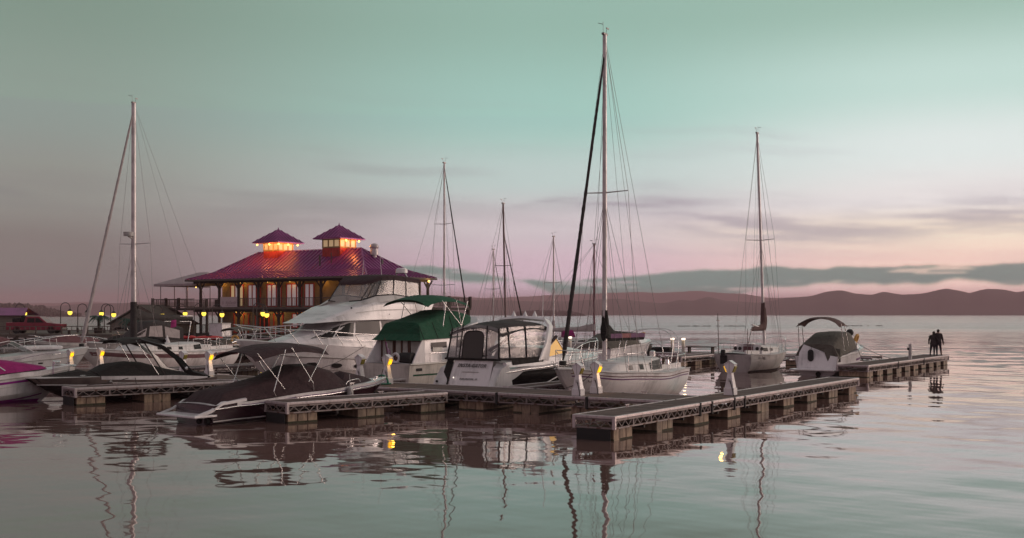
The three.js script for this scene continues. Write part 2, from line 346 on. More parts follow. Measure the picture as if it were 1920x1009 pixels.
// ---------- the setting: lake, hills, shore ----------
const FB = 0.67;                                   // dock decks above the water
const PHI = 34 * Math.PI / 180, CP = Math.cos(PHI), SP = Math.sin(PHI);
{
  // a sheet of water, finer towards the marina, with real small waves
  const R = rng(5), waves = [];
  const add = (n, l0, l1, slope, spread) => { for (let i = 0; i < n; i++) { const l = lerp(l0, l1, (i + R()) / n), k = 2 * Math.PI / l, t = (R() - 0.5) * spread; waves.push({ kx: k * Math.sin(t), kz: k * Math.cos(t), l, s: slope * (0.6 + 0.8 * R()), p: R() * 6.28 }); } };
  add(7, 1.1, 2.2, 0.0045, 2.4); add(6, 2.2, 4.5, 0.0055, 2.0); add(4, 5, 9, 0.0035, 1.6); add(4, 0.55, 1.0, 0.0035, 2.6); add(4, 0.34, 0.55, 0.003, 2.8); add(3, 14, 30, 0.0022, 1.5);
  const rs = [0.5, 2, 4, 6, 8, 10, 12, 14]; let r = 15; while (r < 7000) { rs.push(r); r += Math.min(Math.max(0.05, r * r / 3886 * 0.5), r * 0.09); } rs.push(7600);
  const as = []; for (let a = -180; a < 180;) { as.push(a); a += Math.abs(a + 0.05) < 29 ? 0.15 : Math.abs(a) < 60 ? 2 : 10; } as.push(180);
  const n = rs.length, m = as.length, pos = new Float32Array(n * m * 3), nor = new Float32Array(n * m * 3), idx = [];
  for (let i = 0; i < n; i++) {
    const rr = rs[i], dr = i + 1 < n ? rs[i + 1] - rr : rr;
    for (let j = 0; j < m; j++) {
      const t = as[j] * Math.PI / 180, x = rr * Math.sin(t), z = -rr * Math.cos(t), dl = Math.max(dr, Math.min(2, Math.abs(as[j]) < 29 ? rr * 0.0026 : rr * 0.1));
      let y = 0, sx = 0, sz = 0;
      const gust = 0.55 + 0.9 * fbm(x * 0.028 + 3, z * 0.02, 3, 7), far = 0.62 + 1.6 * smooth(80, 240, rr) * fbm(x * 0.008, z * 0.02, 3, 13);
      for (const w of waves) {
        const f = smooth(1.4, 3.5, w.l / dl), g = (w.l < 5 ? gust : 1) * (0.25 + 0.75 * f) * far, a = w.kx * x + w.kz * z + w.p, k = 2 * Math.PI / w.l;
        y += f * g * w.s / k * Math.sin(a);
        const c = w.s * g * Math.cos(a) / k; sx += c * w.kx; sz += c * w.kz;
      }
      const p = (i * m + j) * 3, l = Math.hypot(sx, 1, sz);
      pos[p] = x; pos[p + 1] = rr > 300 ? 0 : y; pos[p + 2] = z; nor[p] = -sx / l; nor[p + 1] = 1 / l; nor[p + 2] = -sz / l;
      if (i + 1 < n && j + 1 < m) { const a = i * m + j, b = a + 1, c = a + m, e = c + 1; idx.push(a, b, c, b, e, c); }
    }
  }
  const g = new THREE.BufferGeometry();
  g.setAttribute('position', new THREE.BufferAttribute(pos, 3)); g.setAttribute('normal', new THREE.BufferAttribute(nor, 3)); g.setAttribute('uv', new THREE.BufferAttribute(new Float32Array(n * m * 2), 2)); g.setIndex(idx);
  // calm among the docks, ruffled by the breeze in patches over the open lake
  const ruf = grey(1024, 1024, (u, v) => { const x = (u - 0.5) * 1000, z = (v - 0.5) * 1000, d = Math.hypot(x * 0.8, z + 45), f = fbm(x * 0.012 + 5, z * 0.035, 4, 77); return 0.1 + 0.75 * smooth(60, 230, d + (f - 0.5) * 120) * (0.6 + 0.8 * f * smooth(0, 400, 400 - Math.min(400, d * 0.6))); }, false);
  ruf.wrapS = ruf.wrapT = THREE.ClampToEdgeWrapping;
  const uvw = g.attributes.uv; for (let i = 0; i < n * m; i++) { uvw.setXY(i, pos[i * 3] / 1000 + 0.5, pos[i * 3 + 2] / 1000 + 0.5); }
  const m1 = mat([0.17, 0.1, 0.087], 0.3, { ior: 1.52, roughnessMap: ruf }); m1.side = THREE.FrontSide;
  const o = new THREE.Mesh(g, m1); o.name = 'water'; o.userData.kind = 'structure'; scene.add(o);
}
// ridges across the lake: [pixel column, pixel row] of the crest at a distance, turned into metres
function ridge(name, D, crest, depth, seed, rough) {
  const rows = [], us = []; for (let u = -1500; u <= 3400; u += 7) us.push(u);
  const hts = us.map(u => { const v = polyline(crest, u) + (fbm(u * 0.012, 0.5, 5, seed) - 0.5) * rough; return EYE + Math.max(2, 589 - v) * D / FOCAL; });
  for (let k = 0; k <= 14; k++) {
    const t = k / 14, Z = D - depth * 0.5 + depth * t, prof = t < 0.62 ? Math.pow(Math.sin(t / 0.62 * Math.PI / 2), 1.25) : Math.cos((t - 0.62) / 0.38 * Math.PI / 2);
    rows.push(us.map((u, i) => V((u - 960) * D / FOCAL * (Z / D), Math.max(-3, hts[i] * prof * (1 + (t < 0.6 ? 0.45 * (fbm(u * 0.02, t * 3, 4, seed + 3) - 0.5) * (1 - t / 0.62) : 0)) - 1.5), -Z)));
  }
  return struct(name, quads(rows, 0.9), M.hill);
}
ridge('hills', 3600, [[-1500, 570], [0, 574], [130, 571], [250, 566], [400, 564], [600, 562], [760, 562], [840, 563], [930, 560], [1000, 564], [1060, 563], [1120, 560], [1160, 559], [1210, 563], [1246, 565], [1275, 559], [1300, 563], [1329, 556], [1361, 563], [1418, 566], [1462, 559], [1520, 554], [1545, 546], [1577, 541], [1608, 548], [1634, 551], [1659, 544], [1691, 550], [1729, 549], [1774, 539], [1799, 542], [1818, 547], [1850, 538], [1882, 540], [1907, 546], [1940, 541], [2200, 548], [3400, 560]], 1100, 3, 7);
ridge('far_hills', 6200, [[-1500, 572], [500, 566], [760, 551], [840, 552], [900, 558], [960, 554], [1040, 552], [1100, 549], [1180, 546], [1240, 547], [1310, 543], [1380, 549], [1440, 556], [1700, 556], [3400, 566]], 1500, 8, 8);
scene.fog = new THREE.FogExp2(new THREE.Color().setRGB(0.8, 0.5, 0.55), HAZE);

// wooded points: a bank with tree-shaped clumps
function woods(name, u0, u1, D, top, seed, label) {
  const R = rng(seed), list = [], k = D / FOCAL, x0 = (u0 - 960) * k, x1 = (u1 - 960) * k, n = Math.round((u1 - u0) * 1.6);
  for (let i = 0; i < n; i++) {
    const t = R(), x = lerp(x0, x1, t), z = -D + (R() - 0.5) * D * 0.05, h = EYE + (589 - top(t)) * k * (0.78 + 0.35 * R()), w = h * (0.2 + 0.15 * R());
    const g = new THREE.IcosahedronGeometry(1, 1), p = g.attributes.position;
    for (let q = 0; q < p.count; q++) { const f = 0.75 + 0.5 * hash2(Math.round(p.getX(q) * 9), Math.round(p.getY(q) * 9) + Math.round(p.getZ(q) * 9) * 31, i); p.setXYZ(q, p.getX(q) * f * w, p.getY(q) * f * h * 0.5 + h * 0.45, p.getZ(q) * f * w); }
    g.computeVertexNormals(); list.push(g.translate(x, 0, z));
  }
  const o = new THREE.Mesh(mg(list), M.woods); o.name = name; o.userData = { kind: 'stuff', label, category: 'woods' }; scene.add(o);
  struct('shore_bank', quads([[V(x0 - 20, -1, -D * 0.97), V(x1 + 14, -1, -D * 0.97)], [V(x0, 1.6, -D * 0.99), V(x1, 1.2, -D * 0.99)], [V(x0, 2, -D * 1.03), V(x1, 1.2, -D * 1.03)], [V(x0 - 20, -1, -D * 1.05), V(x1 + 14, -1, -D * 1.05)]]), M.woods);
}
woods('wooded_point', -160, 132, 1500, t => 571 + 14 * smooth(0.72, 1, t) + 2 * Math.sin(t * 9), 4, 'dark wooded point of land beyond the shore wharf');
woods('wooded_island', 968, 1094, 2100, t => 589 - 7.5 * Math.pow(Math.sin(Math.min(1, t * 0.9 + 0.12) * Math.PI), 0.5), 6, 'small dark wooded island below the hills');
// low stones added far out to draw a thin dark wave line
for (const [u0, u1, w, lab] of [[1272, 1395, 612, 'low stones added for the dark wave line behind the right sailboat'], [1580, 1660, 611.5, 'low stones added for the dark wave line beyond the covered cruiser']]) {
  const D = FOCAL * EYE / (w - 589), R = rng(u0), list = [];
  for (let u = u0; u < u1; u += 1.3 + (R() < 0.12 ? 14 * R() : 0)) { const s = 0.16 + 0.26 * R(); list.push(new THREE.DodecahedronGeometry(s, 0).scale(1.6, 0.5, 1).rotateY(R() * 3).translate((u - 960) * D / FOCAL, 0.02, -D + (R() - 0.5) * 1.5)); }
  const o = single('wave_line_stones', list, M.rock, lab, 'wave_line_stones');
}

// ---------- floating docks ----------
// centre line from p to q ([x, depth] in metres), width w
function dock(p, q, w, label, o = {}) {
  const dx = q[0] - p[0], dZ = q[1] - p[1], L = Math.hypot(dx, dZ), t = thing('floating_dock', label, 'dock', [p[0], 0, -p[1]], Math.atan2(dZ, dx), 'floating docks of the marina');
  const R = rng(Math.round(L * 100) + Math.round(p[0] * 10)), h = w / 2, low = FB - 0.33;
  // boards across the deck
  const sets = [[], [], []];
  for (let x = 0.02; x < L - 0.05; x += 0.152) sets[Math.floor(R() * 3)].push(box(0.142, 0.036, w - 0.1, x + 0.07, FB - 0.018 + (R() - 0.5) * 0.006, (R() - 0.5) * 0.008));
  sets.forEach((s, i) => { if (s.length) stuff(part(t, 'deck_boards', s, [M.board, M.boardB, M.boardC][i])); });
  const joints = o.joints || [];
  for (const s of [-1, 1]) {
    // rim, in lengths of about six metres
    const cuts = [0, ...joints, L];
    for (let i = 0; i + 1 < cuts.length; i++) {
      const a = cuts[i] + (i ? 0.05 : 0), b = cuts[i + 1] - (i + 2 < cuts.length ? 0.05 : 0);
      part(t, 'edge_rail', rbox(b - a, 0.1, 0.085, (a + b) / 2, FB - 0.035, s * (h - 0.01), 0.028, 0, 2), M.alu);
      part(t, 'fascia_board', box(b - a, 0.05, 0.04, (a + b) / 2, FB - 0.112, s * (h - 0.02)), M.aluDull);
      part(t, 'lower_rail', box(b - a, 0.045, 0.06, (a + b) / 2, low, s * (h - 0.02)), M.aluDull);
      const n = Math.max(1, Math.round((b - a) / 1.2)), st = (b - a) / n;
      for (let k = 0; k <= n; k++) part(t, 'post', box(0.055, FB - 0.14 - low - 0.02, 0.05, a + 0.03 + k * (b - a - 0.06) / n, (FB - 0.138 + low + 0.024) / 2, s * (h - 0.02)), M.aluDull);
      if (!o.plain || s > 0) for (let k = 0; k < n; k++) {
        const z = [], m = 5;
        for (let j = 0; j < m; j++) { const x0 = a + k * st + 0.06 + j * (st - 0.12) / m, x1 = x0 + (st - 0.12) / m, up = FB - 0.14, dn = low + 0.025; z.push(beam([x0, j % 2 ? up : dn, s * (h - 0.02)], [x1, j % 2 ? dn : up, s * (h - 0.02)], 0.02, 0.02)); }
        part(t, 'lattice_brace', z, M.aluDull);
      }
    }
    for (const j of joints) part(t, 'hinge_plate', rbox(0.085, 0.42, 0.1, j, FB - 0.2, s * (h + 0.005), 0.015), M.darkSteel);
  }
  for (const x of o.ends || [0, L]) {
    const sg = x < L / 2 ? 1 : -1, xe = x + sg * 0.01;
    part(t, 'edge_rail', rbox(0.085, 0.098, w - 0.09, xe, FB - 0.035, 0, 0.028, 0, 2), M.alu);
    part(t, 'fascia_board', box(0.04, 0.05, w - 0.09, xe, FB - 0.112, 0), M.aluDull);
    part(t, 'lower_rail', box(0.06, 0.045, w - 0.1, xe, low, 0), M.aluDull);
    const z = []; for (let j = 0; j < 6; j++) { const a = -h + 0.06 + j * (w - 0.12) / 6, b = a + (w - 0.12) / 6; z.push(beam([xe, j % 2 ? FB - 0.14 : low + 0.02, a], [xe, j % 2 ? low + 0.02 : FB - 0.14, b], 0.02, 0.02)); }
    part(t, 'lattice_brace', z, M.aluDull);
    if (o.skirt && x === 0) part(t, 'dark_end_panel', rbox(0.03, 0.62, w - 0.2, xe - 0.03, low - 0.34, 0, 0.01), M.rubber);  // dark panel added to blacken the void under the dock end
    for (const s of [-1, 1]) part(t, 'corner_plate', rbox(0.1, 0.38, 0.1, xe, FB - 0.18, s * (h - 0.012), 0.02), M.alu);
  }
  // plastic floats of three cells, and dark cross beams between them
  const n = Math.max(2, Math.round((L - 1.2) / (o.pitch || 2.5))), fw = 1.12;
  for (let k = 0; k <= n; k++) {
    const x = 0.62 + k * (L - 1.24) / n;
    if ((o.noFloat || []).some(([a, b]) => x > a && x < b)) continue;
    const cells = []; for (let c = -1; c <= 1; c++) cells.push(rbox(fw / 3 - 0.014, 0.66, w - 0.12 + (R() - 0.5) * 0.02, x + c * fw / 3, low - 0.355, (R() - 0.5) * 0.012, 0.03));
    part(t, 'float', cells, R() < 0.5 ? M.float : M.floatB);
    part(t, 'algae_line', rbox(fw + 0.004, 0.07 + 0.05 * R(), w - 0.112, x, 0.0, 0, 0.012), M.algae);
    if (k < n) part(t, 'cross_beam', box(0.08, 0.1, w - 0.14, x + (L - 1.24) / n / 2, low - 0.08, 0), M.darkSteel);
  }
  // mooring cleats
  for (const x of o.cleats || []) { const z = (o.cleatSide || -1) * (h - 0.09); part(t, 'cleat', [rbox(0.26, 0.03, 0.035, x, FB + 0.075, z, 0.012), box(0.03, 0.07, 0.03, x - 0.05, FB + 0.03, z), box(0.03, 0.07, 0.03, x + 0.05, FB + 0.03, z)], M.alu); }
  return t;
}
function alongEdge([x0, Z0], [x1, Z1], w) {        // from a right-hand edge to the centre line
  const l = Math.hypot(x1 - x0, Z1 - Z0), nx = -(Z1 - Z0) / l, nZ = (x1 - x0) / l;
  return [[x0 + nx * w / 2, Z0 + nZ * w / 2], [x1 + nx * w / 2, Z1 + nZ * w / 2]];
}
const W1 = (a, b) => [4.98 - 0.829 * a + 0.559 * b, 36.1 + 0.559 * a + 0.829 * b];      // the main walkway's own axes: a to the left along it, b across
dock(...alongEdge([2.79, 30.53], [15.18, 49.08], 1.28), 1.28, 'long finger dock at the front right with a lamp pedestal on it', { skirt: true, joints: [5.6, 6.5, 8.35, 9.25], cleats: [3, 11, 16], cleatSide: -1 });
dock(W1(0.06, 1.27), W1(20.4, 1.27), 2.54, 'wide main walkway dock carrying a pair of unlit and lit pedestals', { joints: [2.9, 6.6], cleats: [2, 5], cleatSide: 1, ends: [20.4] });
dock(W1(20.5, 1.27), W1(46, 1.27), 2.54, 'main walkway dock behind the black bowrider', { joints: [8, 16], ends: [] });
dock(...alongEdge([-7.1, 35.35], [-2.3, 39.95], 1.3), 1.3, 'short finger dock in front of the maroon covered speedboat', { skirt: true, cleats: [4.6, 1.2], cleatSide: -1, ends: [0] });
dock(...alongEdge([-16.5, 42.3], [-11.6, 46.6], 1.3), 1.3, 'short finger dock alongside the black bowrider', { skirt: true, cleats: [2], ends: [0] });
dock([0.1, 43.1], [4.9, 50.4], 1.0, 'narrow finger dock between the dark hulled cruiser and the white sailboat', { plain: true });
dock([-18.6, 57.2], [-13, 65.4], 1.2, 'finger dock behind the lamp pedestals near the white sailboat stern', { plain: true });
dock([-6.6, 46.4], [-5.0, 48.6], 1.0, 'short finger dock behind the green covered boat pedestals', { plain: true });
// far docks on the right
dock(...alongEdge([19.4, 61.0], [29.87, 76.6], 1.7), 1.7, 'long dock at the far right where two people stand', { joints: [6, 12], pitch: 1.9, cleats: [8] });
dock([24.0, 73.6], [-4, 92.4], 2.4, 'far walkway dock behind the two right boats', { joints: [9, 18], ends: [], pitch: 2.3 });
dock([13.9, 78.9], [10.6, 73.5], 1.1, 'far finger dock beside the brown covered sailboat', { plain: true });

// ---------- power pedestals with dock lamps ----------
function pedestal(x, Z, label, { lit = true, flip = false, turn = -PHI, y = FB, s = 1 } = {}) {
  const t = thing('power_pedestal', label, 'pedestal', [x, y, -Z], turn, 'power pedestals on the docks');
  t.scale.setScalar(s);
  const f = flip ? -1 : 1;
  part(t, 'base_block', rbox(0.36, 0.24, 0.3, 0, 0.12, 0, 0.015), M.gel);
  part(t, 'post', quads([[[-0.15, 0.24, 0.12], [0.15, 0.24, 0.12], [0.15, 0.24, -0.12], [-0.15, 0.24, -0.12]], [[-0.06, 0.76, 0.08], [0.06, 0.76, 0.08], [0.06, 0.76, -0.08], [-0.06, 0.76, -0.08]]], 0.2, true), M.gel);
  const sh = new THREE.Shape(); sh.moveTo(-0.07, 0.72); sh.lineTo(0.07, 0.72); sh.lineTo(0.16, 0.93); sh.lineTo(0.17, 0.99); sh.lineTo(0, 1.1); sh.lineTo(-0.17, 0.99); sh.lineTo(-0.16, 0.93); sh.closePath();
  part(t, 'head', new THREE.ExtrudeGeometry(sh, { depth: 0.2, bevelEnabled: true, bevelSize: 0.008, bevelThickness: 0.008, bevelSegments: 1 }).translate(0, 0, -0.1), M.gel);
  part(t, 'roof_plate', [box(0.225, 0.018, 0.25, 0.092, 1.066, 0, 0, 0, -0.575), box(0.225, 0.018, 0.25, -0.092, 1.066, 0, 0, 0, 0.575)], M.gel);
  part(t, 'seam', box(0.008, 0.34, 0.012, 0, 0.9, 0.106), M.lead);
  const a = Math.atan2(0.21, 0.09);
  for (const sd of [1, -1]) {
    const on = lit && sd === f;
    part(t, 'lamp_lens', rbox(0.21, 0.055, 0.19, 0, 0, 0, 0.018).rotateZ(sd * a).translate(sd * 0.142, 0.85, 0), on ? M.amberLamp : M.amberOff);
    if (on) lampLight(t, sd * 0.3, 0.76, 0, [1, 0.5, 0.05], 0.17 * s * s, 0.06);
  }
  part(t, 'outlet_cover', rbox(0.09, 0.11, 0.03, 0, 0.5, 0.105, 0.01), M.gelGrey);
  part(t, 'power_cord', tube([[0.03, 0.48, 0.12], [0.1, 0.34, 0.17], [0.16, 0.14, 0.19], [0.2, 0.02, 0.24], [0.33, 0.012, 0.4]], 0.014), M.rubber);
  return t;
}
const at = (a, b) => { const q = W1(a, b); return q; };
pedestal(...at(3.55, 0.42), 'unlit white pedestal nearest the walkway edge before the white sailboat bow', { lit: false });
pedestal(...at(3.6, 1.75), 'white pedestal with lit amber lamp before the white sailboat bow');
pedestal(7.55, 38.7, 'white pedestal with lit amber lamp standing on the long right finger dock', { flip: true, s: 1.06 });
pedestal(...at(14.1, 1.1), 'unlit white pedestal behind the maroon boat bow', { lit: false, s: 1.05 });
pedestal(...at(13.1, 1.6), 'white pedestal with lit amber lamp and green hose behind the maroon boat bow', { s: 1.05 });
pedestal(...at(25.0, 1.3), 'unlit white pedestal beside the black wakeboard tower', { lit: false });
pedestal(...at(23.6, 1.6), 'white pedestal with lit amber lamp below the left sailboat stern');
pedestal(...at(32.9, 0.9), 'white pedestal with lit amber lamp above the magenta boat cover', { s: 0.95 });
pedestal(...at(31.9, 1.9), 'white pedestal with lit amber lamp at the left sailboat bow');
{ const q = W1(13.1, 1.6); const h = thing('garden_hose', 'green hose looped over the pedestal behind the maroon boat bow', 'hose', [q[0], FB, -q[1]], -PHI);
  part(h, 'hose_loop', new THREE.TorusGeometry(0.34, 0.035, 8, 28, Math.PI).translate(-0.08, 0.02, 0.24), M.green2); part(h, 'hose_coil', new THREE.TorusGeometry(0.3, 0.03, 6, 24).rotateX(Math.PI / 2).translate(-0.05, 0.033, 0.2), M.green2); }
// slim pedestals with white tops on the far dock
function bollardLamp(x, Z, label, lit = true, s = 1) {
  const t = thing('bollard_lamp', label, 'lamp', [x, FB, -Z], -PHI, 'slim bollard lamps on the far walkway');
  part(t, 'base_plate', rbox(0.3, 0.08, 0.3, 0, 0.04, 0, 0.02), M.gelGrey);
  part(t, 'post', rbox(0.2, 0.86, 0.2, 0, 0.5, 0, 0.03), M.gelGrey);
  part(t, 'lamp_head', rbox(0.24, 0.13, 0.24, 0, 1.0, 0, 0.03), lit ? M.whiteLamp : M.gelGrey);
  part(t, 'cap', rbox(0.28, 0.03, 0.28, 0, 1.09, 0, 0.01), M.gelGrey);
  if (lit) lampLight(t, 0.25, 1.0, 0.25, [1, 0.72, 0.3], 0.22, 0.1);
}
bollardLamp(12.35, 80.7, 'lit white bollard lamp on the far dock, the right one beside the bench');
bollardLamp(11.65, 81.3, 'lit narrow bollard lamp on the far dock, left of its brighter neighbour');
bollardLamp(4.45, 85.9, 'lit white bollard lamp seen above the cruiser bow rail');
bollardLamp(3.3, 86.8, 'unlit bollard lamp seen above the cruiser bow rail', false);
{ const t = thing('mooring_pile', 'single grey mooring pile on the dock near the two people', 'post', [24.75, 0, -69.6]);
  part(t, 'pile', new THREE.CylinderGeometry(0.1, 0.115, 3.1, 10).translate(0, 0.02, 0), M.gelGrey); part(t, 'cap', new THREE.ConeGeometry(0.12, 0.09, 10).translate(0, 1.61, 0), M.alu); part(t, 'bracket', rbox(0.1, 0.16, 0.16, -0.13, 1.3, 0, 0.02), M.darkSteel); }
{ const t = thing('dock_bench', 'long plain bench box at the end of the far dock', 'bench', [13.5, FB, -80.0], -PHI);
  part(t, 'seat', rbox(2.2, 0.07, 0.5, 0, 0.46, 0, 0.02), M.timberPale); for (const x of [-0.9, 0.9]) part(t, 'leg', box(0.1, 0.43, 0.4, x, 0.21, 0), M.timber); }
{ const t = thing('dock_box', 'dark covered dock box on the far dock behind the white sailboat stern', 'box', [9.6, FB, -82.4], -PHI);
  part(t, 'bin', rbox(1.3, 0.5, 0.6, 0, 0.25, 0, 0.04), M.timber); part(t, 'lid', rbox(1.36, 0.09, 0.66, 0, 0.56, 0, 0.03), M.charcoal); part(t, 'cover_heap', rbox(1.5, 0.4, 0.7, 1.6, 0.2, 0, 0.15, 0, 3), M.blackCloth); }

// ---------- boats ----------
// every boat stands in its own axes: x from stern to bow, y up from the water, z to starboard
function boat(name, label, category, stern, bow, group) {
  const dx = bow[0] - stern[0], dZ = bow[1] - stern[1];
  const t = thing(name, label, category, [stern[0], 0, -stern[1]], Math.atan2(dZ, dx), group);
  t.L = Math.hypot(dx, dZ);
  return t;
}
class Hull {
  constructor(o) { Object.assign(this, { N: 26, K: 9, rake: 0.9, stern: 0, tumble: 0, vc: 0.55, chine: 0.86, full: 2.6, transom: 0.86, keel: -0.35, round: false, flare: 0 }, o); }
  half(s) { const { B, full, transom } = this; const fore = Math.pow(Math.max(0, 1 - Math.pow(Math.max(0, (s - 0.38) / 0.62), full)), 0.75); return B / 2 * lerp(transom, 1, smooth(0, 0.42, s)) * fore; }
  sheerY(s) { return curve(this.sheer, s); }
  keelY(s) { const u = smooth(0.6, 1, s); return lerp(this.keel, this.round ? 0.05 : -0.05, u); }
  point(s, v, side, off = 0) {
    const sy = this.sheerY(s), ky = this.keelY(s), y = lerp(sy, ky, v);
    let f;
    if (this.round) f = Math.pow(Math.max(0, 1 - Math.pow(v, lerp(2.6, 1.7, s))), 0.72);
    else { const vc = this.vc; f = v < vc ? lerp(1, lerp(this.chine, 0.62, smooth(0.55, 1, s)), v / vc) : lerp(this.chine, 0.62, 0) * 0 + lerp(lerp(this.chine, 0.62, smooth(0.55, 1, s)), 0, (v - vc) / (1 - vc)); }
    const w = this.half(s) * f * (1 + this.tumble * Math.sin(Math.PI * Math.min(1, v)) * (1 - s));
    const x = s * this.L - this.rake * Math.pow(s, 4) * v * (0.8 + 0.3 * v) + this.stern * (1 - smooth(0, 0.25, s)) * v;
    return V(x, y, side * (w + off));
  }
  vAt(s, y) { const a = this.sheerY(s), b = this.keelY(s); return (a - y) / (a - b); }
  sides() {
    const out = [];
    for (const side of [1, -1]) { const rows = []; for (let i = 0; i <= this.N; i++) { const s = 1 - Math.pow(1 - i / this.N, 1.25), r = []; for (let k = 0; k <= this.K; k++) r.push(this.point(s, k / this.K, side)); rows.push(r); } out.push(quads(rows, this.round ? 1.2 : 0.45)); }
    return out;
  }
  transomPlate(bulge = 0.08) {
    const rows = []; for (let k = 0; k <= this.K; k++) { const r = []; for (let j = -5; j <= 5; j++) { const p = this.point(0, k / this.K, 1); r.push(V(p.x - bulge * (1 - (j / 5) ** 2), p.y, p.z * j / 5)); } rows.push(r); }
    return quads(rows, 0.8);
  }
  deck(drop = 0.02, camber = 0.06, s0 = 0, s1 = 1) {
    const rows = []; for (let i = 0; i <= 20; i++) { const s = lerp(s0, s1, i / 20), r = []; for (let j = -4; j <= 4; j++) { const p = this.point(s, 0, 1); r.push(V(p.x, p.y - drop + camber * (1 - (j / 4) ** 2), p.z * 0.985 * j / 4)); } rows.push(r); }
    return quads(rows, 1);
  }
  band(s0, s1, v0, v1, off = 0.006, n = 20) {       // a painted strip or plate on both sides; v0, v1: numbers or functions of s
    const f = q => typeof q === 'function' ? q : () => q, a = f(v0), b = f(v1), out = [];
    for (const side of [1, -1]) { const rows = []; for (let i = 0; i <= n; i++) { const s = lerp(s0, s1, i / n), r = []; for (let k = 0; k <= 3; k++) r.push(this.point(s, lerp(a(s), b(s), k / 3), side, off)); rows.push(r); } out.push(quads(rows, 1.2)); }
    return out;
  }
  edge(s0, s1, v, off, n = 16) { return [1, -1].map(side => { const r = []; for (let i = 0; i <= n; i++) r.push(this.point(lerp(s0, s1, i / n), v, side, off)); return r; }); }
}
function hullParts(t, h, mats, o = {}) {
  const hull = part(t, 'hull', [...h.sides(), h.transomPlate(o.bulge)], mats.side);
  part(t, 'deck', h.deck(o.drop, o.camber), mats.deck);
  parts(t, 'rub_rail', h.edge(0, 0.995, o.rubV || 0.0, 0.015, 22).map(r => tube(r, o.rub || 0.035, 44, 6)), mats.rub || M.steel);
  if (mats.boot) parts(t, 'boot_stripe', h.band(0, 0.93, s => h.vAt(s, 0.09), s => h.vAt(s, -0.05), 0.008), mats.boot);
  return hull;
}
// rounded housing lofted along x: stations [x bottom, x top, y0, y1, half width bottom, half width top]
class House {
  constructor(st, round = 0.3) { this.st = st; this.round = round; }
  ring([xb, xt, y0, y1, w0, w1]) {
    const r = Math.min(this.round * (y1 - y0), w1 * 0.9), out = [], at = (z, y) => V(lerp(xb, xt, (y - y0) / Math.max(1e-3, y1 - y0)), y, z);
    const k = 1 - r / Math.max(1e-3, y1 - y0), ws = lerp(w0, w1, k);
    out.push(at(-w0, y0), at(lerp(-w0, -ws, 0.5), lerp(y0, y1 - r, 0.5)));
    for (let a = 0; a <= 4; a++) { const q = a / 4 * Math.PI / 2; out.push(at(-(w1 - r) - (ws - w1 + r) * Math.cos(q), y1 - r + r * Math.sin(q))); }
    for (let a = -2; a <= 2; a++) out.push(at(a / 3 * (w1 - r), y1 + 0.03 * (1 - (a / 3) ** 2)));
    for (let a = 4; a >= 0; a--) { const q = a / 4 * Math.PI / 2; out.push(at((w1 - r) + (ws - w1 + r) * Math.cos(q), y1 - r + r * Math.sin(q))); }
    out.push(at(lerp(w0, ws, 0.5), lerp(y0, y1 - r, 0.5)), at(w0, y0));
    return out;
  }
  geo(crease = 0.6) { return quads(this.st.map(s => this.ring(s)), crease, false, true); }
  side(i, f, sd, off = 0) {       // a point on the side wall: i between stations, f of the height
    const a = Math.min(this.st.length - 2, Math.floor(i)), t = i - a, s = this.st[a].map((q, k) => lerp(q, this.st[a + 1][k], t));
    const [xb, xt, y0, y1, w0, w1] = s;
    return V(lerp(xb, xt, f), lerp(y0, y1, f), sd * (lerp(w0, w1, f) + off));
  }
  pane(i0, i1, f0, f1, off = 0.012, sides = [1, -1], n = 6) {   // f0, f1 may be [at i0, at i1]
    const q = f => Array.isArray(f) ? f : [f, f], a = q(f0), b = q(f1);
    return sides.map(sd => { const rows = []; for (let k = 0; k <= n; k++) { const i = lerp(i0, i1, k / n); rows.push([this.side(i, lerp(a[0], a[1], k / n), sd, off), this.side(i, lerp(b[0], b[1], k / n), sd, off)]); } return quads(rows, 1); });
  }
}
function railing(t, pts, posts, r = 0.016, m = M.steel, mid = false) {   // pts: top rail; posts: [top, foot]
  part(t, 'rail', bent(pts, r), m);
  if (mid) part(t, 'lifeline', bent(mid, r * 0.5, 4), m);
  for (const [a, b] of posts) part(t, 'stanchion', bar(b, a, r * 0.9), m);
}
function biminiTop(t, name, x0, x1, w, y, m, o = {}) {      // an arched canvas between bows
  const rows = [], n = 14, k = 12, sag = o.sag ?? 0.05;
  for (let i = 0; i <= n; i++) {
    const u = i / n, r = [], x = lerp(x0, x1, u), yy = y + (o.slope || 0) * (u - 0.5) - (o.arc ?? 0.14) * (2 * u - 1) ** 2 - sag * Math.abs(Math.sin(u * Math.PI * 3)) * 0.3;
    for (let j = 0; j <= k; j++) { const q = j / k * 2 - 1, e = Math.abs(q) > 0.999 ? 0.1 : 0; r.push(V(x, yy - (o.camber ?? 0.2) * Math.pow(Math.abs(q), 2.6) - e * 0.6, q * w)); }
    rows.push(r);
  }
  return part(t, name, slab(rows, 0.02, 1), m);
}
function fender(t, x, y, z, m = M.gel) { part(t, 'fender', [new THREE.CapsuleGeometry(0.11, 0.42, 4, 10).translate(x, y, z), bar([x, y + 0.3, z], [x, y + 0.75, z * 0.97], 0.012)], m); }
function cleatOn(t, x, y, z) { part(t, 'cleat', [rbox(0.22, 0.03, 0.03, x, y + 0.06, z, 0.01), box(0.025, 0.05, 0.025, x - 0.04, y + 0.03, z), box(0.025, 0.05, 0.025, x + 0.04, y + 0.03, z)], M.steel); }
const world = (t, p) => arr(p).clone().applyAxisAngle(V(0, 1, 0), t.rotation.y).add(t.position);
function mooring(p, q, sag, label, m = M.rope, r = 0.014) {
  p = arr(p); q = arr(q); const c = p.clone().add(q).multiplyScalar(0.5); c.y -= sag;
  single('mooring_line', tube([p, c, q], r, 14, 5), m, label, 'rope', 'mooring lines');
}

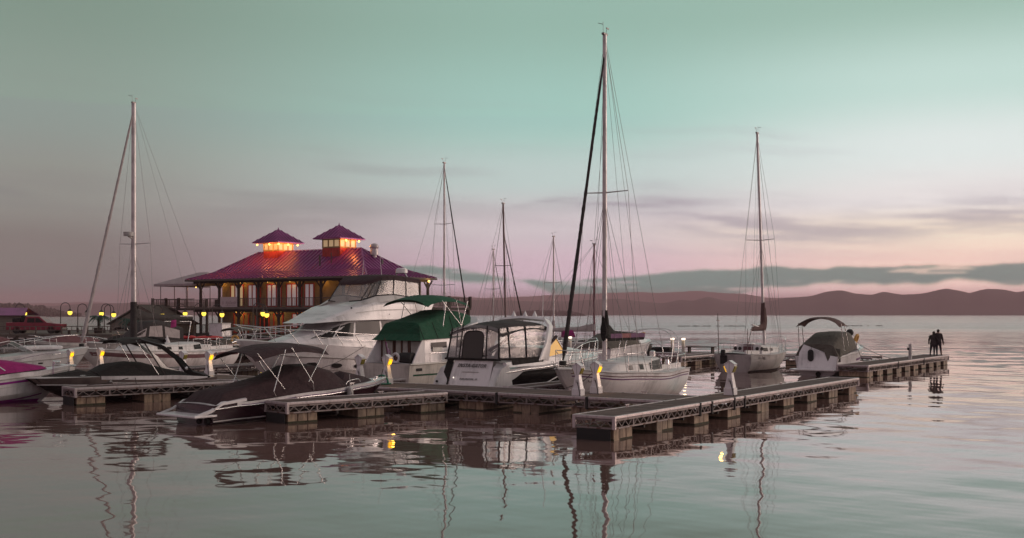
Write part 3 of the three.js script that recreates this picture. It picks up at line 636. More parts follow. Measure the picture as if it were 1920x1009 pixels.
// sailing yacht
function sailboat(name, label, stern, bow, o) {
  const t = boat(name, label, 'sailboat', stern, bow, o.group), L = t.L, B = o.B;
  const h = new Hull({ L, B, sheer: o.sheer, keel: o.keel ?? -0.45, round: true, rake: o.rake ?? L * 0.14, stern: o.sternRake ?? 0.5, transom: o.transom ?? 0.62, full: 2.1 });
  hullParts(t, h, { side: o.hull || M.gel, deck: M.deckWhite, rub: o.rubMat || M.gelGrey, boot: o.boot }, { rub: 0.028, camber: 0.1, bulge: 0.12 });
  for (const [a, b, m] of o.stripes || []) parts(t, 'cove_stripe', h.band(0.01, 0.97, s => h.vAt(s, h.sheerY(s) - a), s => h.vAt(s, h.sheerY(s) - b), 0.007), m);
  const sy = x => h.sheerY(x / L);
  // coachroof
  const c0 = o.cab[0] * L, c1 = o.cab[1] * L, ch = o.cabH, hw = s => h.half(s) * 0.66;
  const st = []; for (const u of [0, 0.06, 0.3, 0.55, 0.75, 0.9, 1]) { const x = lerp(c0, c1, u), s = x / L, top = sy(x) + 0.05 + ch * lerp(1.08, 0.55, u) * (u === 1 ? 0.1 : 1); st.push([x, x - (u > 0.8 ? 0.22 : 0) + (u < 0.05 ? 0.12 : 0), sy(x) - 0.05, top, hw(s) * (u === 1 ? 0.8 : 1), hw(s) * (u === 1 ? 0.7 : 0.88)]); }
  const house = new House(st, 0.3);
  const cab = part(t, 'coachroof', house.geo(), M.deckWhite);
  for (const [a, b, f0, f1] of o.windows || []) parts(cab, 'window', house.pane(a, b, f0, f1, 0.012), M.glass);
  for (const x of o.hatches || [lerp(c0, c1, 0.72)]) part(cab, 'hatch', rbox(0.55, 0.06, 0.5, x, sy(x) + 0.05 + ch * lerp(1.08, 0.55, (x - c0) / (c1 - c0)) + 0.03, 0, 0.02), M.gelGrey);
  part(cab, 'companionway', [box(0.03, ch * 0.9, 0.62, c0 - 0.005, sy(c0) + ch * 0.52, 0), box(0.5, 0.04, 0.66, c0 + 0.3, sy(c0) + ch * 1.16, 0)], o.dropboard || M.gelGrey);
  // cockpit coamings and well
  const cw = hw(0.16) * 0.95;
  parts(t, 'cockpit_coaming', [1, -1].map(sd => quads([0.25, c0].map(x => [[x, sy(x) - 0.03, sd * cw], [x, sy(x) + 0.24, sd * cw * 0.97], [x, sy(x) + 0.24, sd * cw * 0.86], [x, sy(x) - 0.03, sd * cw * 0.8]]), 0.5, false, true)), M.deckWhite);
  part(t, 'cockpit_sole', box(c0 - 0.5, 0.04, cw * 1.5, c0 / 2 + 0.2, sy(1) + 0.075, 0), M.gelGrey);
  // mast, boom, rig
  const mx = o.mast * L, my = sy(mx) + ch * 0.62, mh = o.mastTop, rk = o.rakeTop || 0, R = o.mastR || 0.085, top = [mx - rk, mh, o.lean || 0], onMast = y => { const f = (y - my) / (mh - my); return V(mx - rk * f, y, (o.lean || 0) * f); };
  const mast = part(t, 'mast', bar([mx, my - 0.3, 0], top, R, R * 0.82, 10), o.mastMat || M.mast);
  if (o.mastSleeve) part(mast, 'mast_sleeve', bar(onMast(o.mastSleeve[0]), onMast(o.mastSleeve[1]), R * 1.25, R * 1.2, 10), M.charcoal);
  part(mast, 'masthead', [rbox(0.34, 0.09, 0.12, top[0], mh + 0.03, top[2], 0.02), bar([top[0] + 0.12, mh, top[2]], [top[0] + 0.14, mh + 0.5, top[2]], 0.008), bar([top[0] + 0.14, mh + 0.4, top[2]], [top[0] + 0.34, mh + 0.42, top[2] + 0.12], 0.012), bar([top[0] - 0.1, mh, top[2]], [top[0] - 0.2, mh + 0.3, top[2]], 0.01), box(0.2, 0.05, 0.03, top[0] - 0.25, mh + 0.31, top[2])], M.wire);
  const spr = (o.spreaders || [[0.57, 0.9]]).map(([f, w]) => { const y = lerp(my, mh, f), p = onMast(y); parts(mast, 'spreader', [1, -1].map(sd => bar(p, [p.x - 0.12, y + 0.05, p.z + sd * w], 0.03, 0.02, 6)), o.mastMat || M.mast); return [y, w, p]; });
  const wr = o.wire || 0.009, bx = x => h.half(x / L) * 0.93;
  const stays = [];
  for (const sd of [1, -1]) {
    const foot = V(mx - 0.15, sy(mx), sd * bx(mx)), pts = [onMast(mh - 0.15)];
    for (const [y, w, p] of [...spr].sort((a, b) => b[0] - a[0])) pts.push(V(p.x - 0.12, y + 0.05, p.z + sd * w));
    pts.push(foot); stays.push(bent(pts, wr, 4));
    const ly = lerp(my, mh, Math.min(...(o.spreaders || [[0.57]]).map(q => q[0])) - 0.02);
    stays.push(bar(onMast(ly), [mx - 0.75, sy(mx - 0.75), sd * bx(mx - 0.75)], wr, wr, 4), bar(onMast(ly), [mx + 0.6, sy(mx + 0.6), sd * bx(mx + 0.6) * 0.97], wr, wr, 4));
  }
  part(t, 'shrouds', stays, M.wire);
  part(t, 'backstay', o.split ? [bar(top, [1.1, 3.6, 0], wr, wr, 4), bar([1.1, 3.6, 0], [0.1, sy(0), B * 0.25], wr, wr, 4), bar([1.1, 3.6, 0], [0.1, sy(0), -B * 0.25], wr, wr, 4)] : [bar(top, [0.05, sy(0) + 0.05, 0], wr, wr, 4)], M.wire);
  const hl = []; for (const [a, b] of o.halyards || [[0.9, 0.25], [0.55, -0.2]]) hl.push(bar(onMast(mh * a), [mx + b * 3, my - 0.1, b], wr * 0.8, wr * 0.8, 4));
  part(mast, 'halyard', hl, M.wire);
  const fs0 = V(L - 0.35, sy(L) + 0.32, 0), fs1 = onMast(mh - (o.furlTop ?? 0.35));
  if (o.furl) { // rolled headsail, a little uneven along its length
    const rows = [], R2 = rng(7), n = 40, d = fs1.clone().sub(fs0), u = d.clone().normalize(), a = u.clone().cross(V(0, 0, 1)).normalize(), b = V(0, 0, 1);
    for (let i = 0; i <= n; i++) { const f = i / n, rr = o.furl * lerp(1.15, 0.55, f) * (0.9 + 0.22 * R2()) * (i === 0 || i === n ? 0.3 : 1), c = fs0.clone().addScaledVector(d, f), r = []; for (let k = 0; k < 8; k++) { const q = k / 8 * 6.283 + f * 60; r.push(c.clone().addScaledVector(a, Math.cos(q) * rr).addScaledVector(b, Math.sin(q) * rr)); } rows.push(r); }
    part(t, 'furled_headsail', quads(rows, 1.2, true, true), o.furlMat || M.charcoal);
    part(t, 'furling_drum', new THREE.CylinderGeometry(0.13, 0.15, 0.16, 10).translate(L - 0.33, sy(L) + 0.22, 0), M.rubber);
  } else part(t, 'forestay', bar(fs0, fs1, wr * 1.3, wr * 1.3, 4), M.wire);
  if (o.boom) {
    const by = o.boomY, bl = o.boom, bm = part(t, 'boom', bar([mx - 0.08, by, 0], [mx - bl, by + (o.boomRise || 0.05), 0], 0.065, 0.055, 8), o.mastMat || M.mast);
    if (o.cover) { // sail folded along the boom, rising to a collar at the mast
      const rows = [], n = 22, R3 = rng(12), hN = o.collar ?? 1.1;
      for (let i = 0; i <= n; i++) { const f = i / n, x = mx + 0.12 - f * (bl + 0.12), top = by + 0.12 + 0.2 * (1 - f) + hN * Math.pow(Math.max(0, 1 - f * 3.4), 1.3) + 0.035 * (R3() - 0.5), w = lerp(0.15, 0.09, f) * (0.9 + 0.25 * R3()), bot = by - 0.14, r = []; for (let k = 0; k < 12; k++) { const q = k / 12 * 6.283; r.push(V(x, (top + bot) / 2 + Math.sin(q) * (top - bot) / 2, Math.cos(q) * w * (Math.sin(q) > 0.4 ? 0.6 : 1))); } rows.push(r); }
      const cv = part(bm, 'sail_cover', quads(rows, 1, true, true), o.cover);
      for (const [a, b, m, k0 = 2.2, k1 = 4.2] of o.patches || []) { const rr = rows.slice(Math.round(a * n), Math.round(b * n) + 1); for (const sd of [1, -1]) part(cv, 'sail_patch', quads(rr.map(r => { const lo = Math.min(...r.map(p => p.y)); return [0.12, 0.2, 0.3].map(dy => { const yy = lo + dy; return V(r[0].x, yy, sd * 0.165); }); }), 1), m); }
      if (o.collarTop) part(bm, 'cover_collar', quads([0, 0.35, 0.7, 1].map(f => { const y = lerp(by, o.collarTop, f), p = onMast(y), w = lerp(0.36, 0.12, f), r = []; for (let k = 0; k < 10; k++) { const q = k / 10 * 6.283; r.push(V(p.x - 0.12 * (1 - f) + Math.cos(q) * w * 0.7, y, p.z + Math.sin(q) * lerp(0.19, 0.12, f))); } return r; }), 1, true, true), o.cover);
    }
    part(t, 'topping_lift', bar([mx - bl, by + 0.1, 0], top, wr * 0.8, wr * 0.8, 4), M.wire);
  }
  // pulpit, stern rail, lifelines
  const py = x => sy(x) + 0.62, ed = (x, sd, k = 0.92) => V(x, 0, sd * h.half(Math.min(0.995, x / L)) * k);
  if (!o.bare) {
    const bp = L - 0.1, P = (x, sd, y) => { const e = ed(x, sd); e.y = y; return e; };
    part(t, 'pulpit', [tube([P(L - 1.5, 1, py(L - 1.5)), P(L - 0.8, 1, py(L) + 0.05), V(bp, py(L) + 0.08, 0), P(L - 0.8, -1, py(L) + 0.05), P(L - 1.5, -1, py(L - 1.5))], 0.016, 24), ...[1, -1].flatMap(sd => [bar(P(L - 1.5, sd, py(L - 1.5)), P(L - 1.45, sd, sy(L - 1.5)), 0.014), bar(P(L - 0.7, sd, py(L) + 0.05), P(L - 0.9, sd, sy(L - 0.8)), 0.014)])], M.steel);
    part(t, 'stern_rail', [tube([P(1.5, 1, py(1.5)), P(0.4, 1, py(0.3)), V(0.05, py(0) + 0.02, B * 0.22), V(0.05, py(0) + 0.02, -B * 0.22), P(0.4, -1, py(0.3)), P(1.5, -1, py(1.5))], 0.016, 30), ...[1, -1].flatMap(sd => [0.35, 1.45].map(x => bar(P(x, sd, py(x)), P(x, sd, sy(x)), 0.014)))], M.steel);
    for (const sd of [1, -1]) {
      const xs = []; for (let k = 0; k <= 4; k++) xs.push(lerp(1.5, L - 1.5, k / 4));
      xs.slice(1, -1).forEach(x => part(t, 'stanchion', bar(P(x, sd, sy(x)), P(x, sd, py(x)), 0.013), M.steel));
      part(t, 'lifeline', [bent(xs.map(x => P(x, sd, py(x) - 0.01)), 0.006, 4), bent(xs.map(x => P(x, sd, py(x) - 0.3)), 0.005, 4)], M.wire);
    }
  }
  t.hull = h; t.onMast = onMast; t.sy = sy; t.mx = mx;
  return t;
}

// --- the white sailboat behind the walkway ---
{
  const t = sailboat('sailboat', 'white sailboat with lilac stripe, black furled headsail and purple sail cover', [6.85, 49.7], [1.72, 41.5], {
    B: 3.4, sheer: [[0, 1.12], [0.35, 1.08], [0.7, 1.2], [1, 1.42]], stripes: [[0.14, 0.175, M.maroonPale], [0.235, 0.285, M.stripe]], transom: 0.66,
    cab: [0.26, 0.74], cabH: 0.5, windows: [[0.3, 1.0, [0.25, 0.25], [0.9, 0.9]], [1.05, 1.8, 0.25, 0.88], [1.85, 2.05, 0.3, 0.8], [2.55, 2.85, 0.32, 0.75], [3.4, 3.8, 0.3, 0.7]],
    mast: 0.615, mastTop: 14.6, mastR: 0.1, spreaders: [[0.52, 0.98]], furl: 0.078, furlMat: M.charcoal, furlTop: 0.7, boom: 3.55, boomY: 2.52, boomRise: -0.02, cover: M.blackCloth, collarTop: 3.62, collar: 0.55,
    patches: [[0.1, 0.36, M.lilac], [0.36, 0.6, M.rose], [0.6, 0.97, M.lilac]], halyards: [[0.95, 0.22], [0.6, -0.22], [0.53, 0.3], [0.97, -0.5], [0.8, 0.35]],
  });
  const h = t.hull, L = t.L;
  part(t, 'traveller_bar', [bar([3.2, t.sy(4) + 0.82, 1.35], [6.6, t.sy(6) + 0.72, 1.5], 0.035), box(0.12, 0.1, 0.1, 4.6, t.sy(5) + 0.8, 1.42), box(0.12, 0.1, 0.1, 6.4, t.sy(6) + 0.74, 1.48)], M.mast);
  for (const x of [0.5, 1.1]) part(t, 'bimini_frame', tube([[x + 1.3, t.sy(x) + 0.1, 1.25], [x + 0.95, t.sy(x) + 1.25, 1.2], [x + 0.75, t.sy(x) + 1.65, 0.6], [x + 0.75, t.sy(x) + 1.7, -0.6], [x + 0.95, t.sy(x) + 1.25, -1.2], [x + 1.3, t.sy(x) + 0.1, -1.25]], 0.018, 40), M.steel);
  parts(t, 'winch', [0.75, -0.75].flatMap(z => [new THREE.CylinderGeometry(0.09, 0.12, 0.2, 10).translate(2.2, t.sy(2) + 0.35, z * 1.35)]), M.steel);
  part(t, 'wheel', [new THREE.TorusGeometry(0.42, 0.02, 6, 24).rotateY(Math.PI / 2).translate(1.3, t.sy(1) + 0.75, 0), rbox(0.2, 0.75, 0.22, 1.45, t.sy(1) + 0.4, 0, 0.05)], M.steel);
  part(t, 'outboard_motor', [rbox(0.3, 0.42, 0.3, 0.1, t.sy(0) + 0.55, 0.7, 0.08, 0, 2)], M.charcoal);
  for (const s of ['ITC', 'CD']) { const sv = s === 'ITC' ? 0.945 : 0.895, p = h.point(sv, h.vAt(sv, h.sheerY(sv) - 0.46), -1, 0.012), q = h.point(sv - 0.03, h.vAt(sv - 0.03, h.sheerY(sv) - 0.46), -1, 0.012); const g = text(s, 0.15, fontSerif, 0.15); g.rotateY(Math.atan2(p.z - q.z, q.x - p.x)).translate(p.x, p.y, p.z - 0.03); part(t, 'name_lettering', g, M.lead); }
  mooring(world(t, [L - 1, 1.35, -1]), [2.0, FB + 0.08, -41.2], 0.12, 'mooring line from the white sailboat bow to the walkway');
}
// --- sailboat on the far left ---
{
  const t = sailboat('sailboat', 'white sailboat with mauve stripe and tall pale mast at the left', [-19.4, 75.3], [-24.5, 63.1], {
    B: 3.7, sheer: [[0, 1.2], [0.35, 1.12], [0.7, 1.26], [1, 1.5]], stripes: [[0.16, 0.4, M.maroonPale]], transom: 0.74, boot: M.charcoal,
    cab: [0.27, 0.74], cabH: 0.46, windows: [[0.3, 1.35, [0.3, 0.3], [0.85, 0.8]], [2.1, 2.35, 0.35, 0.7], [2.75, 3.0, 0.35, 0.7], [3.4, 3.65, 0.35, 0.7]],
    mast: 0.655, mastTop: 16.15, mastR: 0.16, spreaders: [[0.42, 1.15]], furl: 0.1, furlMat: M.sailPale, furlTop: 0.4, boom: 5.4, boomY: 3.25, boomRise: 0.1, cover: M.charcoal, collarTop: 3.9, collar: 0.4, mastSleeve: [2.0, 4.2], halyards: [[0.55, 0.3], [0.4, -0.2]],
  });
  part(t, 'radar_dome', [new THREE.CylinderGeometry(0.3, 0.28, 0.24, 16).translate(t.mx + 0.45, 8.25, 0), bar([t.mx + 0.1, 8.0, 0], [t.mx + 0.45, 8.12, 0], 0.05)], M.gelGrey);
  part(t, 'life_ring', new THREE.TorusGeometry(0.26, 0.075, 8, 20).rotateY(Math.PI / 2).translate(0.08, 1.75, -1.0), M.orangeRing);
  for (const x of [2.4, 3.3]) part(t, 'rail_hoop', tube([[x, 1.2, -1.5], [x, 1.85, -1.5], [x + 0.3, 1.85, -1.5], [x + 0.3, 1.2, -1.5]], 0.02), M.steel);
  part(t, 'ventilator', [new THREE.ConeGeometry(0.2, 0.5, 8).translate(6.5, 1.95, -0.7)], M.gel);
  const fl = part(t, 'red_flag', quads([[V(6.0, 3.1, -1), V(6.2, 3.12, -1.05), V(6.42, 3.08, -0.95)], [V(6.02, 2.7, -1), V(6.2, 2.66, -1.05), V(6.44, 2.62, -0.9)]], 1), M.magenta);
}
// --- sailboat on the right ---
{
  const t = sailboat('sailboat', 'grey white sailboat with brown sail cover, seen from its stern, at the right', [13.1, 66.6], [17.7, 73.5], {
    B: 2.9, sheer: [[0, 1.08], [0.35, 1.0], [0.7, 1.08], [1, 1.28]], hull: M.gelGrey, transom: 0.8, boot: M.charcoal, cab: [0.3, 0.76], cabH: 0.5, windows: [[1.0, 1.8, 0.4, 0.75], [2.2, 2.8, 0.4, 0.75]], dropboard: M.maroonPale,
    mast: 0.63, mastTop: 14.9, mastR: 0.09, rakeTop: 0.35, lean: -0.35, spreaders: [[0.5, 0.95]], boom: 2.1, boomY: 2.55, boomRise: 0.25, cover: M.brownCloth, collarTop: 4.2, collar: 1.05, mastMat: M.mast, halyards: [[0.95, -0.25], [0.75, 0.3], [0.5, 0.4]],
  });
  part(t, 'boom_crutch', bar([2.2, 1.1, 0], [3.1, 2.6, 0], 0.03), M.wire);
  part(t, 'outboard_bracket', [box(0.1, 0.5, 0.4, -0.12, 0.75, -0.5), rbox(0.25, 0.4, 0.25, -0.2, 1.15, -0.5, 0.06)], M.rubber);
  part(t, 'antenna_pole', [bar([0.1, 1.0, -0.9], [-0.05, 3.5, -0.9], 0.025), box(0.5, 0.05, 0.05, 0, 3.1, -0.9)], M.mastDark); part(t, 'antenna_pole', bar([0.1, 1, 0.9], [0.15, 2.6, 0.9], 0.02), M.mastDark);
  for (const [y, z] of [[1.35, 0.62], [1.35, 0.95], [1.35, -0.62], [1.35, -0.95]]) part(t, 'round_instrument', new THREE.CylinderGeometry(0.11, 0.11, 0.05, 14).rotateZ(Math.PI / 2).translate(2.55, y, z * 0.9), M.rubber);
  const h = t.hull, s = 0.2, p = h.point(s, h.vAt(s, 0.78), 1, 0.02), g = text('Free Ranger', 0.2, fontSerif, 0.25); g.rotateY(0.07).translate(p.x + 0.4, p.y - 0.05, p.z + 0.015);
  part(t, 'name_lettering', g, M.maroon);
}

// --- maroon speedboat under covers ---
{
  const t = boat('speedboat', 'maroon speedboat with white gunwale, maroon covers and bimini top', 'speedboat', [-10.05, 35.45], [-4.72, 41.95]), L = t.L;
  const h = new Hull({ L, B: 2.3, sheer: [[0, 0.62], [0.12, 0.68], [0.5, 0.86], [0.8, 1.0], [1, 1.1]], keel: -0.35, rake: 1.5, vc: 0.62, chine: 0.9, transom: 0.92, full: 2.4, stern: 0 });
  hullParts(t, h, { side: M.maroonHull, deck: M.gel, rub: M.steel }, { rub: 0.025, rubV: 0.12, camber: 0.05 });
  parts(t, 'gunwale', h.band(0.1, 0.992, 0, s => 0.1 + 0.07 * s, 0.012), M.gel);
  parts(t, 'pin_stripe', h.band(0.12, 0.985, 0.08, 0.105, 0.016), M.stripe);
  parts(t, 'hull_side_stripe', h.band(0, 0.5, s => 0.5, s => 0.54, 0.01), M.gelGrey);
  parts(t, 'hull_side_stripe', h.band(0, 0.4, s => 0.62, s => 0.67, 0.01), M.gelGrey);
  // swim platform with raised sides
  part(t, 'swim_platform', rbox(0.85, 0.08, 2.05, -0.3, 0.3, 0, 0.03, 0, 2), M.gel);
  part(t, 'transom_panel', [quads([[[0.02, 0.33, -0.55], [0.02, 0.33, 0.55]], [[0.14, 0.56, -0.55], [0.14, 0.56, 0.55]]], 0.5), rbox(0.1, 0.05, 1.3, 0.16, 0.62, 0, 0.02)], M.gel);
  for (const sd of [1, -1]) part(t, 'stern_wing', quads([[V(-0.65, 0.33, sd * 1.0), V(-0.65, 0.35, sd * 0.94)], [V(-0.1, 0.48, sd * 1.05), V(-0.1, 0.5, sd * 0.96)], [V(0.3, 0.7, sd * 1.07), V(0.3, 0.72, sd * 0.96)], [V(1.2, 0.78, sd * 1.09), V(1.2, 0.8, sd * 1.0)]].map(r => [...r, V(r[1].x, r[1].y - 0.07, r[1].z), V(r[0].x, r[0].y - 0.08, r[0].z)]), 0.6, true, true), M.gel);
  parts(t, 'exhaust', [0.35, 0.75].map(z => new THREE.CylinderGeometry(0.1, 0.11, 0.12, 12).rotateZ(Math.PI / 2).translate(-0.06, 0.12, z)), M.rubber);
  // mooring cover: cockpit and bow
  const cov = new House([[0.1, 0.25, 0.58, 0.72, 0.95, 0.8], [0.5, 0.55, 0.7, 0.98, 1.06, 0.7], [1.5, 1.5, 0.72, 1.14, 1.1, 0.6], [2.7, 2.7, 0.78, 1.36, 1.12, 0.55], [3.7, 3.7, 0.84, 1.72, 1.12, 0.62], [4.4, 4.4, 0.88, 1.72, 1.1, 0.66], [5.3, 5.15, 0.93, 1.52, 1.0, 0.6], [5.75, 5.7, 0.96, 1.12, 0.9, 0.6]], 0.35);
  part(t, 'cockpit_cover', cov.geo(0.9), M.maroon);
  const bc = new House([[5.72, 5.74, 0.97, 1.1, 0.85, 0.4], [6.1, 6.1, 1.0, 1.4, 0.76, 0.2], [6.7, 6.7, 1.03, 1.28, 0.6, 0.14], [7.4, 7.35, 1.06, 1.14, 0.3, 0.06]], 0.3);
  part(t, 'bow_cover', bc.geo(0.9), M.maroon);
  biminiTop(t, 'bimini_top', 1.5, 4.6, 1.12, 2.5, M.maroon, { arc: 0.2, camber: 0.22, slope: 0.14 });
  for (const sd of [1, -1]) {
    part(t, 'bimini_strut', bent([[3.0, 2.36, sd * 1.1], [3.9, 1.15, sd * 1.12], [3.95, 0.9, sd * 1.1]], 0.018), M.steel);
    part(t, 'bimini_strut', bent([[4.55, 2.4, sd * 1.1], [3.72, 1.2, sd * 1.12]], 0.018), M.steel);
    part(t, 'bimini_strut', bent([[2.75, 2.3, sd * 1.1], [2.25, 0.95, sd * 1.12], [2.35, 0.78, sd * 1.1]], 0.018), M.steel);
    part(t, 'bimini_strut', bent([[1.6, 2.2, sd * 1.1], [2.7, 1.0, sd * 1.12]], 0.014), M.steel);
    for (const x of [1.2, 5.9, 7.3]) cleatOn(t, x, h.sheerY(x / L) + 0.01, sd * h.half(x / L) * 0.9);
    part(t, 'bow_handrail', tube([[5.6, 1.0, sd * 0.88], [5.75, 1.12, sd * 0.86], [6.3, 1.16, sd * 0.74], [6.45, 1.06, sd * 0.7]], 0.015), M.steel);
  }
  part(t, 'bow_light', rbox(0.12, 0.06, 0.1, 7.9, 1.13, 0, 0.02), M.steel);
  part(t, 'flag_stub', bar([8.1, 1.1, 0.05], [8.2, 1.42, 0.05], 0.012), M.rubber);
  fender(t, 5.6, 0.62, 1.1, M.gelGrey);
  mooring(world(t, [5.8, 1.02, 0.86]), world(t, [5.2, FB + 0.08, 1.62]), 0.05, 'short mooring line from the maroon speedboat to the finger dock', M.ropePale, 0.02);
}
// --- black bowrider with tower ---
{
  const t = boat('bowrider', 'black and taupe bowrider with black wakeboard tower and cover', 'speedboat', [-13.3, 48.55], [-18.95, 43.55]), L = t.L;
  const h = new Hull({ L, B: 2.45, sheer: [[0, 0.8], [0.3, 0.92], [0.7, 0.98], [1, 0.96]], keel: -0.35, rake: 1.75, vc: 0.6, chine: 0.88, transom: 0.9, full: 2.5 });
  hullParts(t, h, { side: M.blackHull, deck: M.gelGrey, rub: M.gelGrey }, { rub: 0.03, rubV: 0.26 });
  parts(t, 'hull_band', h.band(0, 0.985, 0.0, s => lerp(0.3, 0.25, s), 0.012), M.taupe);
  parts(t, 'white_gunwale', h.band(0.02, 0.66, s => -0.02, s => 0.13 * smooth(0, 0.2, s) * (1 - 0.5 * s), 0.02), M.gel);
  parts(t, 'pin_stripe', h.band(0.02, 0.6, s => 0.2 - 0.05 * s, s => 0.24 - 0.06 * s, 0.017), M.gelGrey);
  const cov = new House([[1.0, 1.05, 0.88, 0.98, 1.1, 0.8], [1.9, 1.9, 0.9, 1.16, 1.12, 0.5], [3.0, 3.0, 0.93, 1.46, 1.12, 0.6], [3.6, 3.6, 0.94, 1.5, 1.1, 0.62], [4.5, 4.4, 0.95, 1.42, 1.02, 0.55], [4.95, 4.95, 0.96, 1.12, 0.95, 0.5]], 0.35);
  part(t, 'cockpit_cover', cov.geo(0.9), M.blackCloth);
  part(t, 'bow_cover', new House([[4.95, 4.95, 0.97, 1.08, 0.9, 0.4], [5.5, 5.5, 0.97, 1.22, 0.76, 0.16], [6.3, 6.3, 0.97, 1.1, 0.46, 0.1], [6.9, 6.9, 0.96, 1.0, 0.2, 0.05]], 0.3).geo(0.9), M.blackCloth);
  // tower: raked legs and a padded top
  for (const sd of [1, -1]) {
    const leg = quads([[0.55, 0.82, 0.24], [1.3, 1.05, 0.2], [1.75, 1.6, 0.17], [2.5, 2.15, 0.14], [3.4, 2.42, 0.1]].map(([x, y, w]) => [V(x - w, y, sd * 1.14), V(x, y + w * 0.6, sd * 1.1), V(x + w * 0.8, y, sd * 1.05), V(x, y - w * 0.5, sd * 1.1)]), 0.5, true, true);
    part(t, 'tower_leg', leg, M.blackHull);
    part(t, 'tower_strut', bent([[3.2, 2.35, sd * 1.0], [2.35, 1.0, sd * 1.1]], 0.03), M.charcoal);
    part(t, 'tower_strut', bent([[3.5, 2.38, sd * 0.98], [2.6, 0.98, sd * 1.1]], 0.018), M.steel);
    part(t, 'tower_light', new THREE.CylinderGeometry(0.09, 0.07, 0.1, 10).rotateZ(1.2).translate(1.45, 1.2, sd * 1.2), M.steel);
    cleatOn(t, 5.6, 0.98, sd * 0.8);
  }
  biminiTop(t, 'tower_canvas', 2.3, 4.1, 1.05, 2.52, M.blackCloth, { arc: 0.1, camber: 0.12 });
  part(t, 'tower_padding', tube([[2.3, 2.36, -1], [2.4, 2.46, 0], [2.3, 2.36, 1]], 0.08), M.blackCloth);
  part(t, 'swim_platform', rbox(0.8, 0.07, 2.1, -0.2, 0.36, 0, 0.03), M.taupe);
  part(t, 'hull_badge', [new THREE.CylinderGeometry(0.06, 0.06, 0.02, 12).rotateX(Math.PI / 2).translate(4.6, 0.78, -1.13)], M.steel);
  mooring(world(t, [3.7, 0.93, -1.12]), [-16.4, FB + 0.05, -43.2], 0.06, 'forward mooring line of the black bowrider');
  mooring(world(t, [3.6, 0.93, -1.12]), [-14.9, FB + 0.05, -44.4], 0.06, 'after mooring line of the black bowrider');
}
// --- magenta covered boat at the left edge ---
{
  const t = boat('motorboat', 'white motorboat with magenta cover and purple stripes at the left edge', 'motorboat', [-23.6, 41.4], [-18.0, 45.75]), L = t.L;
  const h = new Hull({ L, B: 2.4, sheer: [[0, 0.86], [0.4, 1.0], [0.75, 1.2], [1, 1.38]], keel: -0.35, rake: 1.1, vc: 0.6, chine: 0.88, transom: 0.9, full: 2.3 });
  hullParts(t, h, { side: M.gel, deck: M.gel, rub: M.gelGrey, boot: M.purple }, { rub: 0.03, rubV: 0.12 });
  parts(t, 'side_stripe', h.band(0, 0.97, 0.2, s => 0.26, 0.012), M.purple);
  parts(t, 'side_stripe', h.band(0.2, 0.9, s => 0.66 + 0.04 * s, s => 0.7 + 0.04 * s, 0.014), M.purple);
  parts(t, 'side_stripe', h.band(0, 0.95, s => 0.34, s => 0.355, 0.012), M.gelGrey);
  part(t, 'deck_cover', new House([[0.2, 0.3, 0.9, 1.3, 1.1, 0.8], [2.2, 2.2, 1.02, 1.76, 1.14, 0.7], [3.6, 3.6, 1.1, 1.72, 1.1, 0.72], [4.8, 4.6, 1.2, 1.62, 0.9, 0.6], [6.0, 5.9, 1.3, 1.38, 0.5, 0.3]], 0.35).geo(0.9), M.magenta);
  part(t, 'windshield_brace', bent([[3.2, 2.1, 1.0], [4.3, 1.28, 1.02]], 0.03), M.steel);
  part(t, 'bow_rail', [tube([[4.6, 1.5, -0.95], [6.2, 1.85, -0.5], [6.9, 1.9, 0], [6.2, 1.85, 0.5]], 0.018, 24)], M.steel);
  part(t, 'anchor', [bar([6.6, 1.42, 0], [7.25, 1.36, 0], 0.05), rbox(0.3, 0.2, 0.3, 6.5, 1.5, 0, 0.06)], M.steel);
  fender(t, 6.2, 0.72, 0.62, M.purple);
}
